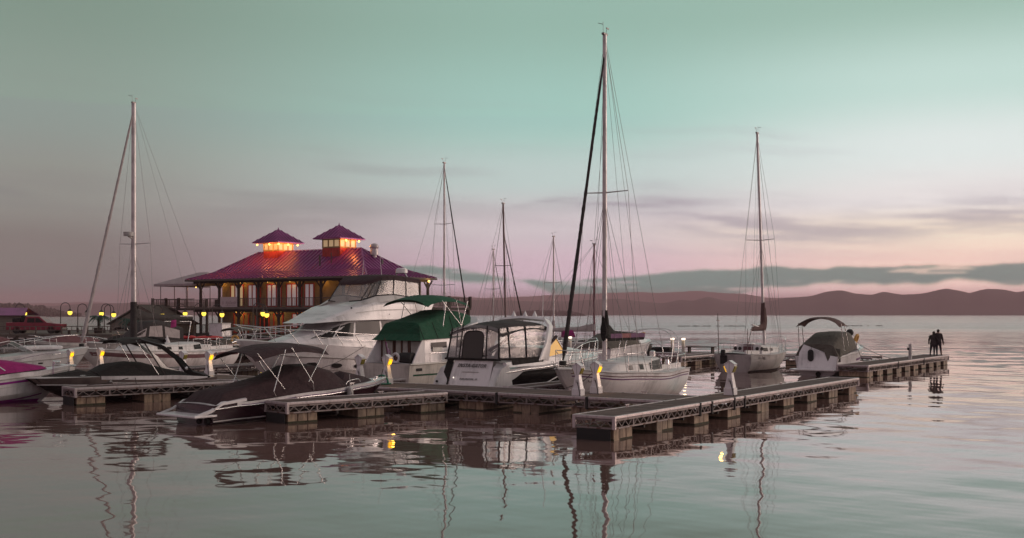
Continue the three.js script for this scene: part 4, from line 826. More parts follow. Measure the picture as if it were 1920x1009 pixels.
// --- cruiser with maroon canvas behind it ---
{
  const t = boat('motorboat', 'white cruiser with pale maroon canvas and raked windshield at the left', 'motorboat', [-29.4, 54.6], [-22.75, 60.2]), L = t.L;
  const h = new Hull({ L, B: 2.7, sheer: [[0, 1.15], [0.4, 1.3], [0.75, 1.5], [1, 1.68]], keel: -0.35, rake: 1.2, vc: 0.6, chine: 0.88, full: 2.3 });
  hullParts(t, h, { side: M.gel, deck: M.gel, rub: M.gelGrey }, { rub: 0.035, rubV: 0.2 });
  parts(t, 'hull_stripe', h.band(0.05, 0.9, 0.42, 0.45, 0.012), M.maroonPale);
  parts(t, 'porthole', [0.55, 0.68].map(s => { const p = h.point(s, 0.3, 1, 0.01); return rbox(0.26, 0.07, 0.04, p.x, p.y, p.z, 0.02); }), M.glass);
  const ws = new House([[3.3, 3.3, 1.34, 1.9, 1.25, 1.1], [4.4, 4.3, 1.42, 2.1, 1.18, 1.0], [5.6, 4.6, 1.52, 2.08, 0.9, 0.78]], 0.1);
  part(t, 'windshield', ws.geo(0.4), M.pane);
  parts(t, 'windshield_frame', [1, -1].map(sd => bent([ws.side(0, 1, sd), ws.side(1, 1, sd), ws.side(2, 1, sd), ws.side(2, 0, sd)], 0.025)), M.gel);
  part(t, 'camper_canvas', new House([[0.1, 0.3, 1.2, 1.9, 1.2, 0.9], [1.6, 1.6, 1.25, 2.45, 1.25, 0.95], [3.4, 3.4, 1.6, 2.5, 1.16, 0.9], [4.4, 4.4, 2.05, 2.22, 1.02, 0.85]], 0.35).geo(0.9), M.maroonPale);
  biminiTop(t, 'bimini_top', 0.6, 2.6, 1.25, 3.35, M.maroonPale, { arc: 0.12 });
  for (const sd of [1, -1]) part(t, 'bimini_strut', [bent([[2.4, 3.2, sd * 1.2], [1.6, 1.3, sd * 1.25]], 0.02), bent([[0.9, 3.2, sd * 1.2], [1.6, 1.3, sd * 1.25]], 0.02)], M.steel);
  part(t, 'bow_rail', [tube([[4.8, 2.0, -1.0], [7, 2.3, -0.5], [8.2, 2.35, 0], [7, 2.3, 0.5], [4.8, 2.0, 1.0]], 0.02, 40), ...[[5.6, 0.86], [6.8, 0.55]].flatMap(([x, z]) => [1, -1].map(sd => bar([x, 2.2, sd * z], [x + 0.1, 1.5, sd * z], 0.016)))], M.steel);
  part(t, 'foredeck_step', rbox(1.9, 0.2, 1.2, 6.2, 1.72, 0, 0.09, 0, 3), M.gel);
}
// --- white flybridge yacht ---
{
  const t = boat('motor_yacht', 'large white flybridge motor yacht with clear bridge enclosure and radar', 'yacht', [-6.1, 66.9], [-13.75, 55.7]), L = t.L;
  const h = new Hull({ L, B: 4.3, sheer: [[0, 1.5], [0.4, 1.62], [0.75, 1.9], [1, 2.15]], keel: -0.5, rake: 2.2, vc: 0.64, chine: 0.9, transom: 0.9, full: 2.5, N: 30 });
  hullParts(t, h, { side: M.gel, deck: M.deckWhite, rub: M.gelGrey }, { rub: 0.05, rubV: 0.28, camber: 0.1 });
  parts(t, 'porthole', [0.5, 0.62, 0.74].flatMap(s => [1, -1].map(sd => { const p = h.point(s, 0.46, sd, 0.02), q = h.point(s + 0.04, 0.46, sd, 0.02); return new THREE.CylinderGeometry(0.2, 0.2, 0.03, 18).scale(1.7, 1, 0.62).rotateX(Math.PI / 2).rotateY(-Math.atan2(q.z - p.z, q.x - p.x)).translate(p.x, p.y, p.z); })), M.glass);
  parts(t, 'sheer_line', h.band(0.02, 0.96, 0.26, 0.275, 0.01), M.gelGrey);
  parts(t, 'spray_rail', h.band(0.05, 0.95, 0.56, 0.575, 0.012), M.gelGrey);
  // main cabin, sloping forward, dark windows all round
  const cab = new House([[1.2, 1.6, 1.45, 3.3, 1.8, 1.62], [3.2, 3.2, 1.55, 3.36, 1.86, 1.66], [5.4, 5.4, 1.62, 3.36, 1.86, 1.64], [7.4, 6.9, 1.74, 3.2, 1.74, 1.5], [9.2, 7.6, 1.84, 2.9, 1.36, 1.3], [10.4, 8.2, 1.95, 2.6, 0.9, 0.95], [11.2, 10.6, 2.0, 2.15, 0.5, 0.5]], 0.16);
  const cb = part(t, 'cabin', cab.geo(0.5), M.gel);
  parts(cb, 'window', cab.pane(0.5, 1.6, 0.45, [0.84, 0.86], 0.02), M.glass);
  parts(cb, 'window', cab.pane(1.68, 2.7, 0.42, [0.86, 0.86], 0.02), M.glass);
  parts(cb, 'window', cab.pane(2.78, 3.6, [0.36, 0.4], [0.86, 0.86], 0.02), M.glass);
  parts(cb, 'windshield', cab.pane(3.68, 4.75, [0.34, 0.3], [0.9, 0.92], 0.02), M.glass);
  parts(cb, 'side_window', [1, -1].map(sd => quads([[V(2.0, 1.35, sd * 2.17), V(3.1, 1.3, sd * 2.18)], [V(2.2, 1.72, sd * 2.17), V(3.9, 1.42, sd * 2.18)]].map(r => r), 1)), M.glass);
  // flybridge body: long wedge with a knuckle and a wing aft
  const fb = new House([[0.4, 0.6, 3.22, 3.7, 1.75, 1.8], [1.4, 1.3, 3.2, 4.1, 1.95, 1.95], [3.4, 3.3, 3.18, 4.22, 2.02, 1.95], [5.4, 5.2, 3.16, 4.12, 2.0, 1.86], [7.2, 6.6, 3.12, 3.86, 1.8, 1.66], [8.6, 7.7, 3.04, 3.5, 1.48, 1.35], [9.35, 8.6, 2.98, 3.2, 1.1, 1.05]], 0.18);
  const fbp = part(t, 'flybridge', fb.geo(0.45), M.gel);
  parts(fbp, 'knuckle_line', fb.pane(0.1, 5.6, 0.5, 0.56, 0.025), M.gelGrey);
  parts(fbp, 'venturi_screen', [1, -1].map(sd => quads([[fb.side(1.2, 0.97, sd, 0.01), fb.side(2.5, 1, sd, -0.02), fb.side(3.4, 1, sd, -0.06), fb.side(4.2, 0.98, sd, -0.4)], [V(1.4, 4.34, sd * 1.86), V(3.6, 4.54, sd * 1.8), V(4.9, 4.46, sd * 1.62), V(5.9, 4.12, sd * 1.1)]], 0.9)), M.gelGrey);
  parts(fbp, 'wing', [1, -1].map(sd => quads([[V(0.5, 3.5, sd * 1.9), V(1.9, 3.9, sd * 1.95)], [V(-0.5, 4.55, sd * 1.7), V(0.55, 4.55, sd * 1.72)]].map(r => [...r, V(r[1].x, r[1].y, r[1].z - sd * 0.12), V(r[0].x, r[0].y, r[0].z - sd * 0.12)]), 0.4, true, true)), M.gel);
  part(fbp, 'running_light', [[6.3, 3.75], [6.9, 3.8], [4.2, 3.45]].map(([x, y]) => new THREE.SphereGeometry(0.05, 8, 6).translate(x, y, -1.98 + (x - 4) * 0.12)), M.rubber);
  // clear enclosure on the flybridge
  const en = new House([[1.3, 1.1, 4.3, 5.35, 1.8, 1.6], [2.5, 2.3, 4.45, 5.5, 1.78, 1.58], [3.6, 3.3, 4.55, 5.55, 1.76, 1.56], [4.9, 4.2, 4.48, 5.5, 1.6, 1.44], [5.7, 4.7, 4.2, 5.3, 1.2, 1.2], [5.9, 4.9, 4.15, 5.2, 0.5, 0.6]], 0.08);
  const enc = part(t, 'bridge_enclosure', en.geo(0.4), M.vinyl);
  part(enc, 'canvas_roof', new House([[1.0, 0.95, 5.28, 5.52, 1.68, 1.5], [2.4, 2.4, 5.36, 5.66, 1.66, 1.5], [3.4, 3.4, 5.4, 5.7, 1.62, 1.46], [4.3, 4.3, 5.36, 5.6, 1.5, 1.34], [4.9, 4.85, 5.16, 5.32, 1.24, 1.1], [5.02, 5.0, 5.12, 5.2, 0.62, 0.55]], 0.5).geo(0.9), M.maroon);
  for (const i of [0.02, 1, 2, 3, 3.6, 4.02]) for (const sd of [1, -1]) part(enc, 'frame_seam', bent([en.side(i, 0, sd, 0.015), en.side(i, 0.5, sd, 0.02), en.side(i, 1, sd, 0.015)], 0.03, 4), M.darkSeam);
  for (const sd of [1, -1]) part(enc, 'frame_seam', bent([0, 1, 2, 3, 3.6, 4, 4.5, 5].map(i => en.side(i, 0.02, sd, 0.02)), 0.032, 4), M.darkSeam);
  part(t, 'radar', [new THREE.CylinderGeometry(0.34, 0.36, 0.22, 18).translate(1.0, 6.0, -0.2), new THREE.CylinderGeometry(0.24, 0.32, 0.08, 18).translate(1.0, 6.14, -0.2)], M.gel);
  part(t, 'radar_arch', [bent([[0.3, 4.3, -1.2], [1.0, 5.9, -0.4], [1.0, 5.9, 0.2], [0.3, 4.3, 1.0]], 0.04)], M.steel);
  part(t, 'antenna', [bar([3.6, 5.6, -0.9], [3.75, 7.0, -0.9], 0.018, 0.006), bar([3.2, 5.6, 0.9], [3.1, 6.6, 0.9], 0.018, 0.006)], M.gel);
  // bow rail
  for (const sd of [1, -1]) {
    const e = (x, y, k = 0.95) => V(x, y, sd * h.half(Math.min(0.985, x / L)) * k), xs = [2.6, 4.0, 5.4, 6.8, 8.2, 9.6, 11.0, 12.2];
    railing(t, [e(2.2, h.sheerY(0.2)), ...xs.map(x => e(x + 0.25, h.sheerY(x / L) + 0.74)), V(L + 0.1, h.sheerY(1) + 0.8, 0)], xs.map(x => [e(x + 0.25, h.sheerY(x / L) + 0.74), e(x - 0.3, h.sheerY(x / L), 0.97)]), 0.022);
    part(t, 'midrail', bent(xs.map(x => e(x, h.sheerY(x / L) + 0.38)), 0.014), M.steel);
  }
  part(t, 'anchor', [bar([L - 0.4, 2.2, 0], [L + 0.25, 2.05, 0], 0.05), box(0.35, 0.06, 0.4, L + 0.1, 1.95, 0)], M.steel);
  part(t, 'swim_platform', rbox(1.0, 0.09, 3.6, -0.4, 0.42, 0, 0.04), M.gel);
  mooring(world(t, [6.2, 1.75, -2.0]), [-9.6, FB + 0.06, -50.6], 0.2, 'dark mooring line from the large yacht side');
}
// --- trawler with green canvas ---
{
  const t = boat('trawler', 'cabin cruiser with dark green canvas, green bimini and wooden aft doors', 'cruiser', [-5.95, 52.4], [-0.5, 60.4]), L = t.L;
  const h = new Hull({ L, B: 3.2, sheer: [[0, 1.16], [0.4, 1.2], [0.75, 1.5], [1, 1.85]], keel: -0.5, rake: 1.6, vc: 0.66, chine: 0.9, transom: 0.94, full: 2.5, stern: 0.1 });
  hullParts(t, h, { side: M.gelWarm, deck: M.deckWhite, rub: M.gelWarm }, { rub: 0.05, rubV: 0.02, bulge: 0.05 });
  parts(t, 'green_stripe', h.band(0.03, 0.8, s => h.vAt(s, 0.66), s => h.vAt(s, 0.58), 0.012), M.green);
  parts(t, 'hull_vent', [0.7, 2.6].map(x => { const p = h.point(x / L, h.vAt(x / L, 0.88), 1, 0.015); return rbox(0.42, 0.13, 0.04, p.x, p.y, p.z, 0.02); }), M.rubber);
  // cabin with wooden back wall
  const cab = new House([[1.3, 1.3, 1.15, 2.36, 1.3, 1.24], [3.5, 3.5, 1.2, 2.42, 1.34, 1.26], [5.6, 5.4, 1.3, 2.46, 1.3, 1.2], [7.2, 6.3, 1.42, 2.36, 1.1, 1.0], [8.2, 7.4, 1.56, 1.9, 0.8, 0.75]], 0.12);
  const cb = part(t, 'cabin', cab.geo(0.4), M.gel);
  parts(cb, 'side_window', cab.pane(0.25, 0.8, 0.55, 0.78, 0.015), M.glass);
  parts(cb, 'side_window', cab.pane(1.2, 2.4, 0.5, 0.82, 0.015), M.glass);
  part(t, 'name_board', rbox(0.75, 0.2, 0.02, 2.3, 1.78, 1.335, 0.01), M.gelWarm);
  const bw = part(t, 'aft_bulkhead', rbox(0.05, 1.3, 2.5, 1.26, 1.78, 0, 0.01), M.wood);
  for (const [z, w] of [[-0.88, 0.62], [-0.2, 0.3], [0.22, 0.3], [0.88, 0.62]]) { const p = part(bw, 'door_pane', rbox(0.03, w > 0.5 ? 0.95 : 0.86, w, 1.225, w > 0.5 ? 1.7 : 1.86, z, 0.01), M.curtain); }
  for (const z of [-1.22, -0.5, 0.01, 0.5, 1.22]) part(bw, 'door_frame', rbox(0.05, 1.28, 0.09, 1.215, 1.78, z, 0.01), M.wood);
  part(bw, 'door_frame', rbox(0.05, 0.13, 2.52, 1.2, 2.36, 0, 0.01), M.wood);
  parts(t, 'side_bulkhead', [1, -1].map(sd => quads([[V(0.25, 1.15, sd * 1.46), V(1.3, 1.15, sd * 1.36)], [V(1.15, 2.36, sd * 1.36), V(1.35, 2.36, sd * 1.3)]].map(r => [...r, V(r[1].x, r[1].y, r[1].z - sd * 0.06), V(r[0].x, r[0].y, r[0].z - sd * 0.06)]), 0.4, true, true)), M.gel);
  // canvas over the upper deck and its bimini
  const gc = new House([[0.75, 1.1, 2.22, 2.5, 1.5, 1.3], [1.1, 1.2, 2.26, 3.05, 1.46, 1.0], [2.2, 2.2, 2.3, 3.28, 1.44, 0.95], [3.6, 3.6, 2.32, 3.66, 1.4, 0.9], [4.6, 4.6, 2.4, 3.62, 1.34, 0.9], [5.2, 5.7, 2.46, 3.42, 1.1, 0.8]], 0.22);
  const cv = part(t, 'bridge_canvas', gc.geo(0.55), M.green);
  for (const i of [1.0, 2.0, 3.0, 4.0]) part(cv, 'canvas_seam', bent([gc.side(i, 0, 1, 0.012), gc.side(i, 0.5, 1, 0.012), gc.side(i, 0.8, 1, 0.012)], 0.014, 4), M.darkSeam);
  part(t, 'bridge_coaming', new House([[3.3, 3.3, 2.4, 2.6, 1.42, 1.42], [5.2, 5.8, 2.4, 3.1, 1.3, 1.2], [5.7, 6.2, 2.4, 3.32, 1.0, 0.9], [6.2, 6.5, 2.5, 3.3, 0.6, 0.6]], 0.1).geo(0.5), M.gel);
  biminiTop(t, 'bimini_top', 1.4, 4.9, 1.32, 4.42, M.green, { arc: 0.26, camber: 0.26 });
  for (const sd of [1, -1]) {
    part(t, 'bimini_strut', bent([[2.7, 4.1, sd * 1.3], [4.2, 2.9, sd * 1.32]], 0.02), M.steel);
    part(t, 'bimini_strut', bent([[3.0, 4.05, sd * 1.3], [2.7, 2.9, sd * 1.34]], 0.02), M.steel);
    part(t, 'bimini_strut', bent([[4.75, 4.1, sd * 1.3], [4.2, 2.9, sd * 1.32]], 0.02), M.steel);
    part(t, 'bimini_strut', bent([[3.8, 4.15, sd * 1.3], [4.25, 2.7, sd * 1.34]], 0.02), M.steel);
    part(t, 'side_rail', [bent([[1.5, 1.62, sd * 1.5], [3.8, 1.66, sd * 1.56]], 0.02), ...[1.5, 2.3, 3.1, 3.8].map(x => bar([x, 1.18, sd * 1.5], [x, 1.63, sd * 1.5], 0.016))], M.steel);
  }
  part(t, 'dinghy', new House([[3.2, 3.4, 1.5, 1.75, 0.2, 0.14], [3.6, 3.6, 1.35, 1.95, 0.36, 0.3], [5.2, 5.2, 1.3, 2.05, 0.45, 0.36], [6.3, 6.3, 1.45, 2.1, 0.3, 0.24]], 0.45).geo(0.9).translate(0, 0, 1.95), M.gel, 'white inflatable dinghy hung at the side');
  part(t, 'flag_staff', bar([0.05, 1.15, 0.2], [-0.25, 2.35, 0.2], 0.02), M.wood);
  const R = rng(3); for (let k = 0; k < 7; k++) part(t, 'flag', quads([0, 0.5, 1].map(f => { const y = 2.2 - f * 0.8, x = -0.22 + f * 0.18; return [V(x + k * 0.045, y - k * 0.06, 0.22 + 0.05 * Math.sin(f * 5 + k)), V(x + (k + 1) * 0.045, y - (k + 1) * 0.06, 0.22 + 0.05 * Math.sin(f * 5 + k + 1))]; }), 1), k % 2 ? M.gel : M.purple);
  part(t, 'deck_bin', new THREE.CylinderGeometry(0.26, 0.26, 0.7, 16).rotateX(Math.PI / 2).translate(0.5, 1.42, 0.95), M.rubber);
  part(t, 'life_ring', new THREE.TorusGeometry(0.2, 0.06, 8, 18).rotateY(Math.PI / 2).translate(0.25, 1.42, 0.45), M.gel);
}
// --- dark hulled express cruiser with lettered transom ---
{
  const t = boat('express_cruiser', 'white express cruiser with dark hull sides, clear camper canvas and lettered transom', 'cruiser', [-1.5, 46.15], [4.05, 54.5]), L = t.L;
  const h = new Hull({ L, B: 3.2, sheer: [[0, 1.2], [0.2, 1.3], [0.5, 1.42], [0.8, 1.5], [1, 1.56]], keel: -0.45, rake: 1.9, vc: 0.66, chine: 0.92, transom: 0.94, full: 2.5, N: 30 });
  hullParts(t, h, { side: M.gel, deck: M.gel, rub: M.steel }, { rub: 0.035, rubV: 0.06, camber: 0.1 });
  parts(t, 'dark_hull_band', h.band(0.035, 0.95, s => 0.1 + 0.2 * (1 - smooth(0.035, 0.14, s)), s => lerp(0.72, 0.5, s), 0.012), M.blackHull);
  parts(t, 'bright_arc', h.edge(0.16, 0.98, 0, 0, 1) && [1].flatMap(() => [1, -1].map(sd => { const r = []; for (let i = 0; i <= 18; i++) { const s = lerp(0.17, 0.97, i / 18); r.push(h.point(s, lerp(0.62, 0.17, Math.pow(smooth(0, 0.6, i / 18), 0.6)), sd, 0.022)); } return tube(r, 0.028, 40, 5); })), M.gel);
  // transom: sloped plate with the boat's name, dark walk-through on the port side
  part(t, 'transom_plate', quads([[V(-0.62, 0.42, -1.0), V(-0.66, 0.42, 0.1), V(-0.6, 0.42, 1.02)], [V(-0.4, 1.0, -0.98), V(-0.44, 1.0, 0.1), V(-0.38, 1.0, 1.02)], [V(-0.12, 1.62, -0.95), V(-0.14, 1.62, 0.1), V(-0.1, 1.62, 0.98)], [V(0.3, 1.64, -0.95), V(0.3, 1.64, 0.1), V(0.3, 1.64, 0.98)]], 0.4), M.gel);
  part(t, 'swim_platform', rbox(1.3, 0.1, 3.0, -0.7, 0.4, 0, 0.04, 0, 2), M.gel);
  for (const sd of [1, -1]) part(t, 'stern_quarter', quads([[0.4, 0.2, 1.52], [0.8, -0.25, 1.5], [1.15, 0.05, 1.5], [1.32, 0.45, 1.5]].reduce((a, [y, x, z], i, q) => a, [[V(-1.0, 0.4, sd * 1.52), V(-0.75, 0.4, sd * 1.06)], [V(-0.75, 0.8, sd * 1.54), V(-0.5, 0.8, sd * 1.06)], [V(-0.35, 1.25, sd * 1.53), V(-0.25, 1.3, sd * 1.06)], [V(0.0, 1.36, sd * 1.52), V(0.0, 1.45, sd * 1.06)], [V(0.25, 1.4, sd * 1.5), V(0.3, 1.45, sd * 1.2)]].map(r => [...r, V(r[1].x + 0.3, 0.4, r[1].z), V(r[0].x + 0.3, 0.4, r[0].z)])), 0.5, true, true), M.gel);
  part(t, 'walkthrough', quads([[V(-0.68, 0.46, -1.36), V(-0.66, 0.46, -1.0)], [V(-0.44, 1.0, -1.34), V(-0.43, 1.0, -0.98)], [V(-0.15, 1.66, -1.3), V(-0.15, 1.66, -0.95)]], 1), M.blackCloth);
  const slope = Math.atan2(0.3, 0.6), tg = (s, size, y, f, sl) => text(s, size, f, sl).rotateX(-0.02).rotateY(-Math.PI / 2).rotateZ(-slope).translate(-0.4 + (y - 1.0) * 0.47 - 0.062, y, 0.02);
  part(t, 'name_lettering', tg('INSTA-GATOR', 0.158, 1.29, font, 0.18), M.lead);
  part(t, 'port_lettering', tg('BURLINGTON, VT', 0.078, 0.78, font, 0.12), M.lead);
  part(t, 'transom_groove', [rbox(0.02, 0.035, 0.85, -0.41, 1.1, 0.02, 0.01), rbox(0.02, 0.025, 0.7, -0.64, 0.55, 0.02, 0.01)], M.gelGrey);
  part(t, 'stern_light', new THREE.SphereGeometry(0.03, 8, 6).translate(-0.56, 0.86, -0.72), M.whiteLamp);
  part(t, 'exhaust', new THREE.CylinderGeometry(0.05, 0.05, 0.06, 10).rotateZ(Math.PI / 2).translate(-0.86, 0.7, -1.35), M.rubber);
  // raised foredeck
  const fd = new House([[3.2, 3.5, 1.36, 2.0, 1.46, 1.25], [4.6, 4.6, 1.4, 2.06, 1.4, 1.1], [6.2, 6.2, 1.44, 1.98, 1.2, 0.85], [8.0, 7.8, 1.48, 1.8, 0.8, 0.5], [9.3, 9.1, 1.5, 1.62, 0.4, 0.25]], 0.45);
  part(t, 'foredeck', fd.geo(0.9), M.gel);
  // side deck coaming around the cockpit
  parts(t, 'cockpit_coaming', [1, -1].map(sd => quads([[0.1, 1.5], [1.6, 1.56], [3.3, 1.62], [4.2, 1.6]].map(([x, y]) => [V(x, 1.3, sd * 1.52), V(x, y, sd * 1.44), V(x, y, sd * 1.3), V(x, 1.3, sd * 1.26)]), 0.5, true, true)), M.gel);
  // windshield, its warm light put in as the amber pane's own glow
  const ws = new House([[3.4, 3.0, 1.6, 1.7, 1.36, 1.34], [5.1, 4.5, 1.74, 2.42, 1.24, 1.12], [5.75, 4.9, 1.8, 2.5, 0.9, 0.85], [5.9, 5.0, 1.82, 2.52, 0.3, 0.3]], 0.05);
  const wsp = new THREE.Group(); wsp.name = 'windshield'; t.add(wsp); parts(wsp, 'windshield_pane', ws.pane(0.05, 1, 0.05, 0.97, 0.01, [1]), M.amberGlowPane); parts(wsp, 'windshield_pane', [...ws.pane(0.05, 1, 0.05, 0.97, 0.01, [-1]), ...ws.pane(1.02, 2, 0.02, 0.97, 0.01), quads([[ws.side(2, 0, -1), ws.side(2, 0, 1)], [ws.side(2, 1, -1), ws.side(2, 1, 1)]], 1)], M.pane);
  parts(wsp, 'windshield_frame', [1, -1].flatMap(sd => [bent([ws.side(0, 0, sd, 0.02), ws.side(1, 0, sd, 0.02), ws.side(2, 0, sd, 0.02)], 0.03), bent([ws.side(0, 1, sd, 0.02), ws.side(1, 1, sd, 0.02), ws.side(2, 1, sd, 0.02)], 0.035), bent([ws.side(1, 0, sd, 0.02), ws.side(1, 1, sd, 0.02)], 0.035)]), M.gel);
  parts(wsp, 'windshield_lid', [1, -1].map(sd => bent([ws.side(0, 1, sd, 0.03).setY(1.86), ws.side(1, 1, sd, 0.03).add(V(0, 0.06, 0))], 0.07)), M.maroon);
  // arch
  part(t, 'radar_arch', (() => { const ring = (y, z, x, w) => [V(x - w, y, z), V(x - w * 0.6, y + 0.04, z * 1.04), V(x + w, y, z), V(x + w * 0.6, y - 0.04, z * 0.94)]; return quads([ring(1.5, -1.5, 2.9, 0.42), ring(2.2, -1.48, 3.25, 0.28), ring(2.95, -1.38, 3.6, 0.24), [V(3.42, 3.22, -1.15), V(3.5, 3.3, -1.15), V(3.92, 3.2, -1.15), V(3.8, 3.12, -1.15)], [V(3.42, 3.3, 0), V(3.5, 3.4, 0), V(3.92, 3.3, 0), V(3.8, 3.2, 0)], [V(3.42, 3.22, 1.15), V(3.5, 3.3, 1.15), V(3.92, 3.2, 1.15), V(3.8, 3.12, 1.15)], ring(2.95, 1.38, 3.6, 0.24), ring(2.2, 1.48, 3.25, 0.28), ring(1.5, 1.5, 2.9, 0.42)], 0.7, true, true); })(), M.gel);
  parts(t, 'arch_light', [-0.5, 0.1, 0.6].flatMap(z => [new THREE.ConeGeometry(0.12, 0.26, 8).translate(3.6, 3.5, z)]), M.gel);
  part(t, 'antenna', bar([3.6, 3.3, 1.0], [3.7, 5.4, 1.0], 0.02, 0.007), M.gel);
  // canvas roof and clear curtains
  biminiTop(t, 'camper_top', -0.05, 3.65, 1.36, 3.2, M.charcoal, { arc: 0.18, camber: 0.3, slope: 0.22 });
  const cur = new House([[-0.2, 0.0, 1.62, 2.86, 1.3, 1.16], [0.5, 0.5, 1.6, 2.92, 1.36, 1.24], [1.7, 1.7, 1.6, 2.96, 1.4, 1.3], [2.9, 3.3, 1.6, 2.98, 1.4, 1.3]], 0.03);
  const curtain = (pts) => quads(pts, 1);
  for (const sd of [1, -1]) { for (const [a, b] of [[0, 0.94], [1.06, 1.94], [2.06, 3]]) part(t, 'clear_curtain', curtain([[cur.side(a, 0, sd), cur.side((a + b) / 2, 0, sd, 0.02), cur.side(b, 0, sd)], [cur.side(a, 0.5, sd, 0.02), cur.side((a + b) / 2, 0.5, sd, 0.05), cur.side(b, 0.5, sd, 0.02)], [cur.side(a, 1, sd), cur.side((a + b) / 2, 1, sd, 0.02), cur.side(b, 1, sd)]]), M.vinyl); for (const i of [0, 1, 2]) part(t, 'canvas_strut', bent([cur.side(i, 0, sd, 0.02), cur.side(i, 1, sd, 0.02)], 0.035, 5), M.darkSeam); part(t, 'canvas_hem', bent([0, 1, 2, 3].map(i => cur.side(i, 0.02, sd, 0.03)), 0.05, 5), M.blackCloth); part(t, 'canvas_skirt', quads([[V(0.5, 1.62, sd * 1.42), V(2.9, 1.66, sd * 1.44)], [V(0.5, 1.38, sd * 1.5), V(2.9, 1.45, sd * 1.5)]], 1), M.blackCloth); }
  const aft = (z, f) => V(lerp(-0.2, 0.0, f) - 0.01, lerp(1.62, 2.86 + 0.18 * (1 - (z / 1.2) ** 2), f), z * lerp(1.08, 0.97, f));
  for (const [a, b] of [[-1.2, -0.66], [0.64, 1.2]]) part(t, 'clear_curtain', curtain([0, 0.5, 1].map(f => [aft(a, f), aft((a + b) / 2, f), aft(b, f)])), M.vinyl);
  part(t, 'clear_curtain', curtain([0, 0.5, 1].map(f => [aft(-0.62, f), aft(0, f), aft(0.6, f)])), M.vinyl);
  { const sh = new THREE.Shape(); sh.moveTo(-0.52, 0); sh.lineTo(0.5, 0); sh.lineTo(0.5, 0.85); sh.quadraticCurveTo(0.48, 1.12, 0.2, 1.13); sh.lineTo(-0.2, 1.13); sh.quadraticCurveTo(-0.48, 1.12, -0.52, 0.8); sh.closePath();
    part(t, 'screen_door', new THREE.ExtrudeGeometry(sh, { depth: 0.01, bevelEnabled: false }).rotateY(-Math.PI / 2).rotateZ(-0.16).translate(-0.245, 1.66, 0), M.mesh);
    const pts = sh.getPoints(6).map(p => V(0, p.y, p.x)); part(t, 'door_zip', new THREE.TubeGeometry(new THREE.CatmullRomCurve3(pts, true, 'catmullrom', 0.1), 60, 0.022, 4, true).rotateZ(-0.16).translate(-0.26, 1.66, 0), M.darkSeam); }
  for (const z of [-1.2, -0.64, 0.62, 1.2]) part(t, 'canvas_strut', bent([aft(z, 0), aft(z, 1)], 0.032, 5), M.darkSeam);
  part(t, 'canvas_hem', bent([aft(-1.3, 0), aft(0, 0), aft(1.3, 0)], 0.05, 5), M.blackCloth);
  // bow rail
  for (const sd of [1, -1]) {
    const e = (x, y, k = 0.93) => V(x, y, sd * h.half(Math.min(0.985, x / L)) * k), xs = [5.2, 6.2, 7.2, 8.2, 9.1];
    railing(t, [e(4.4, 1.62), ...xs.map(x => e(x + 0.2, 1.7 + 0.5 * smooth(4.4, 7, x))), V(L + 0.1, 2.3, 0)], xs.map(x => [e(x + 0.2, 1.7 + 0.5 * smooth(4.4, 7, x)), e(x - 0.25, h.sheerY(x / L), 0.96)]), 0.02);
    part(t, 'midrail', bent(xs.map(x => e(x, 1.58 + 0.25 * smooth(4.4, 7, x))), 0.012), M.steel);
  }
  part(t, 'pulpit_plank', rbox(0.9, 0.08, 0.5, L + 0.05, 1.58, 0, 0.03), M.gel);
  for (const x of [2.6, 4.4]) cleatOn(t, x, 1.45, 1.5);
  mooring(world(t, [3.6, 1.45, 1.52]), world(t, [3.3, FB + 0.05, 2.1]), 0.05, 'dark mooring line on the cruiser with dark hull sides');
  part(t, 'cockpit_seat', [rbox(0.6, 0.5, 2.2, 0.5, 1.3, 0, 0.1, 0, 2), rbox(0.5, 0.9, 0.6, 2.9, 1.6, 0.7, 0.1, 0, 2)], M.deckWhite);
}
